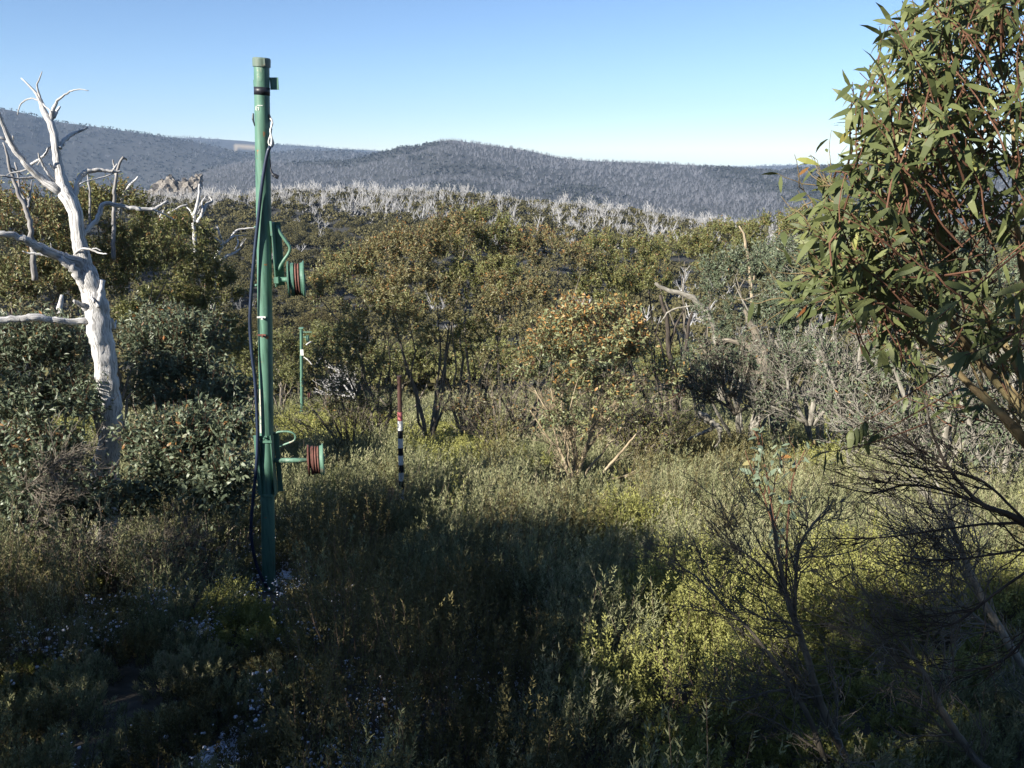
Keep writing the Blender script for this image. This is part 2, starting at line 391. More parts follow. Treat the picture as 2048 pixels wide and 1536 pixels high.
# ------------------------------------------------------------------ snow gum generator
def crown_parts(seed, lobes, r0=.06, nstem=4, nclus=120, per=80, L=.08, W=.028, segs=1, droop=.3, tipf=.3, twl=.35, stem_lean=.35,
                twr=.004, base_sp=.12, shell=.45, top=None, wander=.06, ntw=6, clus_sides=4, CE=None):
    g = rs(seed); lobes = A(lobes, float)
    wgt = (lobes[:, 3] * lobes[:, 4] * lobes[:, 5]) ** (.67)
    if lobes.shape[1] > 6: wgt = wgt * lobes[:, 6]
    k = g.choice(len(lobes), nclus, p=wgt / wgt.sum())
    u = nrm(g.randn(nclus, 3)); u[:, 2] = np.where(u[:, 2] < -.35, -u[:, 2] * .6, u[:, 2]); u = nrm(u)
    rho = shell + (1 - shell) * np.sqrt(g.rand(nclus)); rho *= .86 + .24 * g.rand(nclus)
    C = lobes[k, :3] + u * lobes[k, 3:6] * rho[:, None]
    C[:, 2] = np.maximum(C[:, 2], .25)
    if CE is not None: C = A(CE, float); nclus = len(C)
    cen = (lobes[:, :3] * wgt[:, None]).sum(0) / wgt.sum(); zt = C[:, 2].max()
    wood = Acc(); sk = []; skr = []
    sel = [int(g.randint(nclus))]
    for _ in range(nstem - 1):
        dmin = np.min([np.linalg.norm((C - C[s]) * A([1, 1, .5]), axis=1) for s in sel], 0); sel.append(int(np.argmax(dmin + g.rand(nclus) * .6)))
    for s in sel:
        T = C[s] * A([.92, .92, .9]); an = g.rand() * 6.28
        b0 = A([math.cos(an), math.sin(an), 0]) * base_sp * g.rand(); b0[2] = -.15
        c1 = b0 + A([T[0] * stem_lean, T[1] * stem_lean, T[2] * .5])
        t = np.linspace(0, 1, 12)[:, None]
        p = (1 - t) ** 2 * b0 + 2 * t * (1 - t) * c1 + t * t * T
        wn = np.cumsum(g.randn(12, 3), 0) * wander * np.sin(t * 3.14) * math.sqrt(max(T[2], .3)) * .6
        p = p + wn; rad = r0 * (.7 + .5 * g.rand()) * (1 - .85 * t[:, 0]) + .004
        tubes(wood, p, rad, 7, seed=seed, lump=.06); sk.append(p[3:]); skr.append(rad[3:])
    sk = np.concatenate(sk); skr = np.concatenate(skr)
    order = np.argsort(np.linalg.norm((C - cen), axis=1) + g.rand(nclus) * .5)
    ps, rds = [], []
    for s in order:
        c = C[s]; dv = c - sk; ds = np.linalg.norm(dv, axis=1) + 2.2 * np.maximum(0, sk[:, 2] - c[2] + .15)
        j = int(np.argmin(ds + .15 * g.rand(len(ds)))); p0 = sk[j]; ln = np.linalg.norm(c - p0)
        t = np.linspace(0, 1, 6)[:, None]; mid = p0 + (c - p0) * .5 + A([0, 0, -.12]) * ln + g.randn(3) * ln * .09
        p = (1 - t) ** 2 * p0 + 2 * t * (1 - t) * mid + t * t * c
        rb = min(skr[j] * .75, .006 + .013 * ln); rad = rb + (twr * .9 - rb) * t[:, 0]
        ps.append(p); rds.append(rad); sk = np.concatenate([sk, p[2:]]); skr = np.concatenate([skr, rad[2:]])
    tubes(wood, A(ps), A(rds), clus_sides)
    out = nrm(C - cen * A([1, 1, .8]))
    tdir = nrm(out[:, None] * .8 + A([0, 0, .55]) + g.randn(nclus, ntw, 3) * .65)
    tl = twl * (.6 + .7 * g.rand(nclus, ntw))
    t = np.linspace(0, 1, 4)[None, None, :, None]
    bend = A([0, 0, .25]) * tl[..., None]
    start = C[:, None] - out[:, None] * twl * .25 + np.zeros((nclus, ntw, 1))
    path = start[:, :, None] + tdir[:, :, None] * tl[..., None, None] * t + bend[:, :, None] * t * t
    leaf = Acc()
    tubes(leaf, path.reshape(-1, 4, 3), np.repeat([[twr, twr * .8, twr * .6, twr * .4]], nclus * ntw, 0), 3, mat=1)
    nl = int(nclus * per); ci = g.randint(0, nclus, nl); ti = g.randint(0, ntw, nl); tt = (.15 + .9 * g.rand(nl))
    B = start[ci, ti] + tdir[ci, ti] * (tl[ci, ti] * tt)[:, None] + bend[ci, ti] * (tt ** 2)[:, None]
    D = nrm(tdir[ci, ti] * .5 + nrm(g.randn(nl, 3)) * .8 + A([0, 0, -droop]) * 1.0)
    N = nrm(g.randn(nl, 3) + A([0, 0, .6])); N = nrm(np.cross(np.cross(D, N), D))
    hf = np.clip(C[ci, 2] / zt, 0, 1)
    rn = .10 + .32 * g.rand(nclus)[ci] + .33 * g.rand(nl) + .08 * hf
    rn = np.where((g.rand(nl) < tipf * hf ** 2 * 1.3 * (tt > .55)) , .84 + .16 * g.rand(nl), np.minimum(rn, .82))
    Ls = L * (.6 + .6 * g.rand(nl))
    leaves(leaf, B, D, N, Ls, Ls * (W / L) * (.8 + .4 * g.rand(nl)), rn, segs)
    return wood, leaf

def gum(name, label, cat, seed, base, lobes, mats, group=None, **kw):
    """lobes in photo pixels: (px, py, rx, ry, d[, weight]) -> a tree with trunk and crown"""
    base = A(base, float)
    Lb = []
    for q in lobes:
        c = P(q[0], q[1], q[4]); dep = c[1] * CP - c[2] * SP; s = dep / FPX
        Lb.append([*(c - base), q[2] * s, (q[2] * s * .55 + q[3] * s * .35), q[3] * s, q[5] if len(q) > 5 else 1.0])
    wood, leaf = crown_parts(seed, Lb, **kw)
    e = empty(name, base, label, cat, group)
    wood.build('trunk', M[mats[0]], e, smooth=True)
    leaf.build('crown', [M[mats[1]], M[mats[2]]], e)
    return e

def gb(px, d):
    """ground point under photo column px at distance d"""
    z = 0.0; x = 0.0
    for _ in range(6):
        z = hz(x, d); dep = d * CP - z * SP; x = (px - 1024) / FPX * dep
    return A([x, d, z])

#SECTION_TREES
T = [
 # name, label, seed, basepx, d, lobes, mats, kw
 ('snow_gum', 'small orange tipped snow gum on pale forked stems in the middle of the heath', 11, 1150, 17.8,
  [(1180, 690, 112, 78, 17.8, 1.5), (1110, 740, 62, 62, 17.6), (1245, 720, 60, 65, 18.0), (1180, 790, 80, 45, 17.8, .8), (1325, 780, 42, 55, 18.2, .6), (1165, 845, 85, 30, 17.7, .55)],
  ('bark_cream', 'leaf_small', 'twig_orange'), dict(nclus=290, per=48, L=.10, W=.035, segs=2, tipf=.34, r0=.03, nstem=3, twl=.36, twr=.004, base_sp=.03, stem_lean=.15, clus_sides=5)),
 ('snow_gum', 'leftmost leafy snow gum of the middle thicket, beside the far green pole', 12, 770, 27,
  [(700, 600, 75, 95, 27), (700, 730, 70, 80, 26, 1.0), (780, 660, 80, 80, 26)], ('bark_grey', 'leaf_orange', 'twig_orange'), dict(nclus=165, per=108, tipf=.12)),
 ('snow_gum', 'tall round snow gum left of centre behind the striped post', 13, 860, 28,
  [(800, 530, 95, 65, 28), (840, 620, 90, 80, 26.5), (900, 480, 70, 50, 29)], ('bark_grey', 'leaf_brown', 'twig_orange'), dict(nclus=194, per=108, tipf=.12)),
 ('snow_gum', 'tallest snow gum crown at the top centre of the thicket', 14, 935, 29.5,
  [(960, 490, 95, 60, 30), (960, 570, 85, 60, 28.5), (900, 690, 60, 60, 28, .6), (960, 700, 60, 50, 27, .5)], ('bark_grey', 'leaf_olive', 'twig_orange'), dict(nclus=158, per=108, tipf=.08)),
 ('snow_gum', 'reddish twigged snow gum just above the small orange tipped gum', 15, 1050, 28,
  [(1080, 520, 95, 60, 30), (1030, 620, 75, 75, 27), (1000, 740, 50, 60, 26, .5), (1060, 700, 50, 60, 26, .5)], ('bark_grey', 'leaf_brown', 'twig_orange'), dict(nclus=165, per=101, tipf=.16)),
 ('snow_gum', 'snow gum with dark bare lower stems right of the small orange tipped gum', 16, 1335, 31,
  [(1230, 520, 95, 50, 32), (1280, 580, 70, 55, 31), (1200, 590, 60, 60, 30)], ('bark_dark', 'leaf_olive', 'twig_orange'), dict(nclus=151, per=108, tipf=.12)),
 ('snow_gum', 'golden green snow gum behind the bare pale stick', 17, 1400, 38,
  [(1370, 520, 85, 50, 38), (1450, 500, 75, 50, 38)], ('bark_grey', 'leaf_olive', 'twig_orange'), dict(nclus=129, per=101, tipf=.12, L=.12, W=.04)),
 ('snow_gum', 'yellow green snow gum on the skyline beside the big near gum', 18, 1560, 36,
  [(1530, 480, 85, 45, 37), (1630, 470, 80, 55, 36), (1700, 480, 70, 60, 36)], ('bark_grey', 'leaf_olive', 'twig_orange'), dict(nclus=158, per=101, tipf=.08, L=.12, W=.04)),
 ('snow_gum', 'grey green snow gum over the old grey trunk', 19, 1500, 25.5,
  [(1500, 560, 95, 60, 25), (1430, 640, 40, 70, 25, .7), (1570, 530, 70, 50, 26), (1430, 740, 70, 60, 24, .6), (1520, 680, 70, 60, 24.5, .6)], ('bark_pale', 'leaf_grey', 'twig_brown'), dict(nclus=151, per=101, nstem=8, r0=.09, tipf=.05)),
 ('snow_gum', 'blue grey snow gum with many crowded grey stems left of the near gum', 20, 1640, 22.5,
  [(1620, 560, 75, 70, 22.5), (1690, 600, 70, 90, 22), (1570, 650, 60, 70, 22.5, .7), (1640, 740, 90, 60, 21.5, .6)], ('bark_pale', 'leaf_grey', 'twig_brown'), dict(nclus=158, per=101, nstem=10, r0=.06, tipf=.05)),
 ('snow_gum', 'pale stemmed snow gum standing behind the near gum at the right', 21, 1880, 16,
  [(1850, 560, 120, 110, 16.5), (1980, 600, 110, 110, 16.5), (1760, 640, 70, 80, 17), (1850, 720, 120, 60, 16, .6)], ('bark_pale', 'leaf_grey', 'twig_brown'), dict(nclus=165, per=87, nstem=9, r0=.08, L=.1, W=.034, tipf=.05, droop=.5)),
 ('snow_gum', 'snow gum with thin dark stems at the far left edge behind the dead tree', 22, 40, 18.5,
  [(40, 480, 110, 95, 18.5), (60, 580, 110, 70, 18)], ('bark_grey', 'leaf_orange', 'twig_orange'), dict(nclus=165, per=101, tipf=.13, L=.085, W=.03)),
 ('snow_gum', 'dense olive snow gum straight behind the white dead trunk', 23, 235, 20,
  [(215, 450, 95, 72, 20), (180, 560, 110, 90, 19.5), (290, 540, 80, 90, 20)], ('bark_grey', 'leaf_olive', 'twig_orange'), dict(nclus=216, per=108, tipf=.1, L=.085, W=.03)),
 ('snow_gum', 'shaded dark snow gum between the dead tree and the green pole', 24, 390, 23,
  [(350, 520, 85, 85, 23), (410, 590, 70, 85, 23), (440, 700, 55, 70, 23), (330, 650, 90, 80, 22)], ('bark_grey', 'leaf_olive', 'twig_brown'), dict(nclus=237, per=108, tipf=.08)),
 ('snow_gum_sapling', 'leafy gum regrowth at the left edge under the low white limb', 25, 70, 11.5,
  [(60, 730, 110, 70, 11.5), (90, 830, 120, 50, 11, .6)], ('bark_grey', 'leaf_grey', 'twig_orange'), dict(nclus=190, per=75, L=.085, W=.032, segs=1, tipf=.08, nstem=7, twr=.003, r0=.025)),
 ('snow_gum_sapling', 'tall leafy gum regrowth between the dead trunk and the green pole', 26, 360, 13.5,
  [(350, 700, 95, 60, 13.5), (370, 790, 90, 75, 13), (440, 830, 55, 60, 12.5, .7)], ('bark_grey', 'leaf_grey', 'twig_orange'), dict(nclus=210, per=75, L=.09, W=.034, segs=1, tipf=.08, nstem=7, twr=.003, r0=.025)),
 ('snow_gum_sapling', 'low leafy gum regrowth touching the left of the green pole', 27, 420, 10.6,
  [(400, 960, 95, 45, 10.6), (330, 900, 80, 50, 10.8), (440, 1010, 50, 40, 10.2), (470, 960, 30, 40, 10.2, .7), (430, 880, 60, 40, 11, .7)], ('bark_grey', 'leaf_grey', 'twig_orange'), dict(nclus=170, per=75, L=.088, W=.033, segs=2, tipf=.08, nstem=7, twr=.003, r0=.02)),
 ('snow_gum_sapling', 'low gum regrowth round the foot of the white dead tree', 28, 130, 10.3,
  [(60, 930, 100, 55, 10.4), (200, 1020, 110, 45, 10.2), (60, 1030, 80, 50, 9.8)], ('bark_grey', 'leaf_grey', 'twig_orange'), dict(nclus=210, per=70, L=.08, W=.031, segs=2, tipf=.08, nstem=8, twr=.003, r0=.02)),
]
DEF = dict(L=.11, W=.036, r0=.07, nstem=6, twl=.34, twr=.005, shell=.66)
for (nm, lab, seed, bpx, d, lobes, mats, kw) in T:
    k = dict(DEF); k.update(kw)
    gum(nm, lab, 'sapling' if 'sapling' in nm else 'tree', seed, gb(bpx, d), lobes, mats,
        'gum regrowth under the dead tree' if 'sapling' in nm else 'snow gums around the heath', **k)
#END_TREES

# ------------------------------------------------------------------ wooded mid ridge: live crowns and bleached dead trees
def far_crown(seed, n, fs, h=4.6, rad=2.3):
    g = rs(seed); k = 7
    lc = np.stack([g.randn(k) * rad * .42, g.randn(k) * rad * .42, h * (.55 + .28 * g.rand(k))], -1); lr = rad * (.38 + .25 * g.rand(k))
    i = g.randint(0, k, n); u = nrm(g.randn(n, 3)); u[:, 2] = np.abs(u[:, 2]) * 1.0 - .35 * (g.rand(n) < .4)
    B = lc[i] + u * lr[i][:, None] * (.65 + .4 * g.rand(n))[:, None] * A([1, 1, .85])
    B[:, 2] = np.maximum(B[:, 2], .5)
    N = nrm(u + g.randn(n, 3) * .55); D = nrm(np.cross(N, g.randn(n, 3)))
    rn = .25 * g.rand(k)[i] + .6 * g.rand(n)
    return B, D, N, fs * (.7 + .7 * g.rand(n)), rn

def dead_paths(seed, h=5.5, nb=9):
    g = rs(seed); ps = []; rd = []
    nst = 1 + g.randint(3)
    for s in range(nst):
        d = nrm(A([g.randn() * .35 + .25, g.randn() * .3, 1.0])); hh = h * (.75 + .4 * g.rand())
        t = np.linspace(0, 1, 6)[:, None]; p = d * hh * t + np.cumsum(g.randn(6, 3), 0) * .16 * A([1, 1, .3]); p -= p[0]
        ps.append(p); rd.append(.11 * (1 - .8 * t[:, 0]) + .02)
        for b in range(nb):
            f = .25 + .7 * g.rand(); k = int(f * 5); q0 = p[k] + (p[min(k + 1, 5)] - p[k]) * (f * 5 - k)
            a = g.rand() * 6.28; dd = nrm(A([math.cos(a) * .8, math.sin(a) * .8, .35 + .9 * g.rand()])); ln = hh * (.16 + .3 * g.rand()) * (1.25 - f)
            pb = q0 + dd * ln * t + A([0, 0, .35]) * ln * t * t + np.cumsum(g.randn(6, 3), 0) * .05; pb += q0 - pb[0]
            ps.append(pb); rd.append(.05 * (1 - .7 * t[:, 0]) + .006)
            for c in range(3):
                q1 = pb[2 + c]; dd2 = nrm(dd + g.randn(3) * .6 + A([0, 0, .3])); pc = q1 + dd2 * ln * .45 * t
                ps.append(pc); rd.append(.026 * (1 - .6 * t[:, 0]))
    return A(ps), A(rd)

G = rs(77)
def zone(px): return ['left of the green lift tower', 'just right of the green lift tower', 'above the left half of the thicket', 'above the small orange tipped gum', 'between the thicket and the near gum'][int(np.searchsorted([520, 700, 950, 1280], px))]
# candidate spots on the ridge and the dip before it
n = 5200
az_ = R(34) * (2 * G.rand(n) - 1); r_ = np.sqrt(70 ** 2 + (470 ** 2 - 70 ** 2) * G.rand(n))
fx, fy = r_ * np.sin(az_), r_ * np.cos(az_); fz = height(fx, fy)
px_, py_ = proj(np.stack([fx, fy, fz + 2.5], -1))
vis = (r_ < 420) & (((px_ > 440) & (px_ < 690) & (py_ < 720)) | ((px_ > 200) & (py_ < 470 + 20 * (px_ > 1350)) & (px_ < 1680)))
sc_ = np.where(vis, 1 / r_, 0)
ordr = np.argsort(-sc_); ind = ordr[:280]
meshes = []
for v in range(6):
    ac = Acc(); B, D, N, S, rn = far_crown(300 + v, 1500, .30); leaves(ac, B, D, N, S, S * .6, rn, 1, .1)
    o = ac.build('crown', M['leaf_far']); me_c = o.data; bpy.data.objects.remove(o)
    ac = Acc(); p, r2_ = dead_paths(500 + v, 3.6, 3); tubes(ac, p, r2_ * .8, 4)
    o = ac.build('trunk', M['bark_dark']); meshes.append((me_c, o.data)); bpy.data.objects.remove(o)
for k, i in enumerate(ind):
    e = empty('snow_gum', (fx[i], fy[i], fz[i]), 'small olive tree on the far slope, ' + zone(px_[i]), 'tree', 'olive green trees on the far slope')
    s = .75 + .6 * G.rand(); e.scale = (s, s, s * (.9 + .3 * G.rand())); e.rotation_euler[2] = G.rand() * 6.28
    mc, mt = meshes[k % 6]
    for nm_, mm in (('crown', mc), ('trunk', mt)):
        c = bpy.data.objects.new(nm_, mm); COL.objects.link(c); c.parent = e
rest = ordr[280:]
ac = Acc()
tpl = [far_crown(400 + v, 210, .62) for v in range(8)]
for v in range(8):
    sel = rest[v::8]; B, D, N, S, rn = tpl[v]; m_ = len(sel); q = len(B)
    a = G.rand(m_) * 6.28; ca, sa = np.cos(a)[:, None], np.sin(a)[:, None]; s = (.75 + .6 * G.rand(m_))[:, None]
    rot = lambda W_: np.stack([W_[None, :, 0] * ca - W_[None, :, 1] * sa, W_[None, :, 0] * sa + W_[None, :, 1] * ca, W_[None, :, 2] * np.ones_like(ca)], -1)
    BB = rot(B) * s[..., None] + np.stack([fx[sel], fy[sel], fz[sel]], -1)[:, None]
    leaves(ac, BB.reshape(-1, 3), rot(D).reshape(-1, 3), rot(N).reshape(-1, 3), (S[None] * s).ravel(), (S[None] * s * .65).ravel(), np.clip(rn[None] * .8 + .25 * G.rand(m_, 1), 0, 1).ravel(), 1, .1)
tag(ac.build('woodland', M['leaf_far']), 'olive green gum woodland spread over the middle ridge and dip', kind='stuff')

# bleached dead snow gums along the ridge
n = 1500
pxs = 230 + 1500 * G.rand(n); az_ = np.interp(pxs, [-400, 2450], [float(np.arctan2(rays(-400, 400)[0], rays(-400, 400)[1])), float(np.arctan2(rays(2450, 400)[0], rays(2450, 400)[1]))])
az_ = np.arctan2((pxs - 1024) / FPX, CP + .2 * SP)
r_ = np.where(G.rand(n) < .78, 392 - 95 * G.rand(n) ** 1.5 * np.clip((pxs - 300) / 700, .25, 1), 150 + 230 * G.rand(n))
dens = .35 + .65 * sst(.35, .6, fbm(pxs / 60, r_ / 60, 8)); keep = G.rand(n) < dens * np.where(pxs < 520, .45, 1) * np.where(r_ < 300, .35, 1)
r_, az_ = r_[keep], az_[keep]; dx, dy = r_ * np.sin(az_), r_ * np.cos(az_); dz = height(dx, dy)
o_ = np.argsort(r_ + 40 * G.rand(len(r_))); vis_first = o_[:290]
dm = []
for v in range(8):
    ac = Acc(); p, r2_ = dead_paths(600 + v, 7.6, 8); tubes(ac, p, r2_ * 1.35, 4); o = ac.build('dead_tree', M['dead_far']); dm.append(o.data); bpy.data.objects.remove(o)
for k, i in enumerate(vis_first):
    o = bpy.data.objects.new('dead_tree', dm[k % 8]); COL.objects.link(o); o.location = (dx[i], dy[i], dz[i])
    s = .5 + .8 * G.rand(); o.scale = (s, s, s); o.rotation_euler[2] = (G.rand() - .5) * 2.2
    tag(o, 'bleached dead tree on the ridge, ' + zone(proj(A([dx[i], dy[i], dz[i]]))[0]), 'dead tree', 'bleached dead trees along the ridge')
ac = Acc(); tpl = [dead_paths(700 + v, 8.0, 7) for v in range(6)]
for k, i in enumerate(o_[290:]):
    p, r2_ = tpl[k % 6]; a = (G.rand() - .5) * 2.4; s = .7 + .5 * G.rand(); c, s_ = math.cos(a), math.sin(a)
    q = p * s; q = np.stack([q[..., 0] * c - q[..., 1] * s_, q[..., 0] * s_ + q[..., 1] * c, q[..., 2]], -1) + A([dx[i], dy[i], dz[i]])
    tubes(ac, q[:, ::1], r2_ * 1.4 * s, 3)
tag(ac.build('dead_trees', M['dead_far']), 'dense band of bleached dead trees along the crest of the middle ridge', kind='stuff')

# forest texture of the far hills
n = 70000
az_ = R(36) * (2 * G.rand(n) - 1); r_ = np.exp(np.log(520) + (np.log(5900) - np.log(520)) * G.rand(n) ** .75)
fx, fy = r_ * np.sin(az_), r_ * np.cos(az_); fz = height(fx, fy); px_, py_ = proj(np.stack([fx, fy, fz], -1))
keep = (py_ < 470) & (py_ > 120) & ~((px_ > 440) & (px_ < 545) & (np.abs(r_ - 5000) < 700)); fx, fy, fz, r_, px_, py_ = [q[keep] for q in (fx, fy, fz, r_, px_, py_)]
n = len(fx); dn = fbm(fx / 300, fy / 420, 21); isl1 = (r_ > 2500) & (r_ < 3900)
dead = G.rand(n) < np.where(isl1, .12 + .25 * sst(.5, .6, dn), .08 + .9 * sst(.44, .56, dn))
ac = Acc(); idx = np.where(~dead)[0]; base = np.stack([fx, fy, fz], -1)
for rep in range(5):
    g_ = G.randn(len(idx), 3); s = 2.4 + .8 * (r_[idx] / 2500); B = base[idx] + g_ * A([1.6, 1.6, .7]) * (s[:, None] / 3) + A([0, 0, 2.2])
    N = nrm(A([-.5, -.6, .7]) + G.randn(len(idx), 3) * .9); D = nrm(np.cross(N, G.randn(len(idx), 3)))
    leaves(ac, B, D, N, s * 1.5, s * 1.2, np.clip(.15 + .7 * G.rand(len(idx)) * (.6 + dn[idx] * .8), 0, 1), 1, .1)
M['hill_leaf'] = leafmat('hill forest leaf', [(0, (.016, .019, .018)), (.5, (.032, .036, .034)), (1, (.058, .062, .058))], rough=.8, trans=0, spec=.05)
tag(ac.build('hill_forest', M['hill_leaf']), 'dark forest covering the far hills', kind='stuff')
ac = Acc(); idx = np.where(dead)[0]; g_ = G
for rep in range(5):
    s = 6.5 * (.7 + .6 * G.rand(len(idx))) * (.8 + r_[idx] / 5000); D = nrm(G.randn(len(idx), 3) * A([.33, .33, .1]) + A([0, 0, 1.]))
    B = base[idx] + G.randn(len(idx), 3) * A([.8, .8, .2]); N = nrm(G.randn(len(idx), 3) * .5 + A([-.5, -1, .3]))
    leaves(ac, B, D, N, s, s * .10, G.rand(len(idx)), 0)
M['hill_dead'] = leafmat('grey dead hill timber', [(0, (.065, .068, .078)), (1, (.175, .18, .20))], rough=.9, trans=0, spec=.05)
tag(ac.build('dead_forest', M['hill_dead']), 'grey bare dead timber on the far hills', kind='stuff')

# granite outcrop on the far hillside
rockm = barkmat('pale granite', (.10, .09, .08), (.21, .19, .165), (.31, .285, .255), sc=(.8, .8, .8), bump=.6)
rk = empty('rock_outcrop', P(330, 400, 620), 'pale granite outcrop on the hillside left of the green pole', 'rocks')
for j, (qx, qy, w_, h_) in enumerate([(300, 396, 16, 15), (325, 388, 20, 22), (345, 382, 16, 24), (375, 384, 14, 22), (392, 368, 11, 13), (398, 356, 7, 8), (356, 396, 22, 14)]):
    ac = Acc(); g = rs(900 + j); c = P(qx, qy, 620); s = 620 / FPX * 1.03
    th, ph = np.meshgrid(np.linspace(0, 2 * np.pi, 17)[:-1], np.linspace(0.02, np.pi - .02, 12))
    v = np.stack([np.sin(ph) * np.cos(th), np.sin(ph) * np.sin(th), np.cos(ph)], -1)
    bl = np.sign(v) * np.abs(v) ** .7 * (1 + .25 * np.sin(v[..., :1] * 7 + j) * np.cos(v[..., 2:] * 6) + .2 * (g.rand(*th.shape)[..., None] - .5))
    pts = c + bl * A([w_ * s, w_ * s, h_ * s]); ix = np.arange(th.size).reshape(th.shape)
    ac.add(pts, quads=np.stack([ix[:-1], np.roll(ix[:-1], -1, 1), np.roll(ix[1:], -1, 1), ix[1:]], -1)[..., ::-1], tc=pts - c)
    ac.build('boulder', rockm, rk, origin=rk.location)

# ------------------------------------------------------------------ heath
PATH = A([(430, 1560), (500, 1450), (560, 1330), (590, 1240), (570, 1180), (575, 1120), (560, 1060)], float)
def pathdist(px, py):
    d = np.full(px.shape, 1e9)
    for a, b in zip(PATH[:-1], PATH[1:]):
        ab = b - a; t = np.clip(((px - a[0]) * ab[0] + (py - a[1]) * ab[1]) / (ab @ ab), 0, 1)
        d = np.minimum(d, np.hypot((px - a[0] - t * ab[0]), (py - a[1] - t * ab[1]) * 1.3))
    return d
YEL = [(650, 845, 150, 36), (900, 880, 110, 45), (1000, 858, 60, 22), (1500, 1270, 170, 110), (1330, 1380, 190, 130), (1260, 1250, 110, 50), (1400, 1180, 120, 60), (1700, 1190, 260, 60), (1930, 1200, 140, 70), (1700, 1350, 250, 90), (1670, 905, 70, 45), (470, 1195, 110, 36), (100, 860, 150, 30), (1280, 1040, 90, 20), (480, 850, 60, 25)]
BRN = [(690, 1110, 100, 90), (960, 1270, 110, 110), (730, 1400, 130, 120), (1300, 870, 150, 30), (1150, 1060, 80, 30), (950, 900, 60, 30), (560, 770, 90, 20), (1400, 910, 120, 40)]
G = rs(5)
cx, cy = [], []
for y0, y1, st in ((2.2, 8, .50), (8, 15, .56), (15, 27, .74), (27, 62, 1.15), (62, 110, 1.9)):
    yy = np.arange(y0, y1, st)
    for y_ in yy:
        xm = .72 * y_ + 4; xx = np.arange(-xm, xm, st)
        cx.append(xx + (G.rand(len(xx)) - .5) * st * .9); cy.append(y_ + (G.rand(len(xx)) - .5) * st * .9)
cx = np.concatenate(cx); cy = np.concatenate(cy)
cz = height(cx, cy); qx, qy = proj(np.stack([cx, cy, cz + .6], -1)); qx0, qy0 = proj(np.stack([cx, cy, cz], -1))
pd = pathdist(qx0, qy0)
spec = np.zeros(len(cx), int)
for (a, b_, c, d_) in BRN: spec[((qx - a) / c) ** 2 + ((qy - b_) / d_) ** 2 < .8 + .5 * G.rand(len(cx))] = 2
spec[(qx < 1180) & (qy > 1130) & (G.rand(len(cx)) < .5)] = 2  # extra brown heath, put here to darken the shaded foreground by colour
for (a, b_, c, d_) in YEL: spec[((qx - a) / c) ** 2 + ((qy - b_) / d_) ** 2 < .8 + .5 * G.rand(len(cx))] = 1
rn_ = G.rand(len(cx)); spec = np.where((rn_ < .07) & (spec == 0), 2, np.where((rn_ > .95) & (spec == 0), 1, spec))
H = .40 + .72 * vn(cx / 1.3, cy / 1.3, 31) + .55 * G.rand(len(cx)) ** 1.3
H = np.where(spec == 1, H * .78, H)
low = (pd < 40) | ((qx0 < 640) & (qy0 > 1190) & (fbm(qx0 / 130, qy0 / 80, 2) > .42)) | ((qx0 < 560) & (qy0 > 1040) & (qy0 < 1190) & (G.rand(len(cx)) < .65))
H = np.where(low, .22 + .20 * G.rand(len(cx)), H)
H = np.where((cy > 24), H * .9, H); H = np.where((qx0 > 1480) & (qy0 > 1330), H * .45, H)
H = np.where((np.abs(qx0 - 1170) < 110) & (qy0 > 965) & (qy0 < 1090), H * .45, H); H = np.where((np.abs(qx0 - 803) < 44) & (qy0 > 1000) & (qy0 < 1160), H * .34, H)
gate = (pd > 11) & ~((cy > 29) & (G.rand(len(cx)) < .25)) & ~((qx0 < 250) & (qy0 > 1000) & (qy0 < 1150) & (G.rand(len(cx)) < .7))
gate &= ~((np.abs(cx + 2.9) < .5) & (np.abs(cy - 9.4) < .6)) & ~((np.abs(cx + 1.95) < .22) & (np.abs(cy - 14.8) < .3))
cx, cy, cz, spec, H, low = [q[gate] for q in (cx, cy, cz, spec, H, low)]

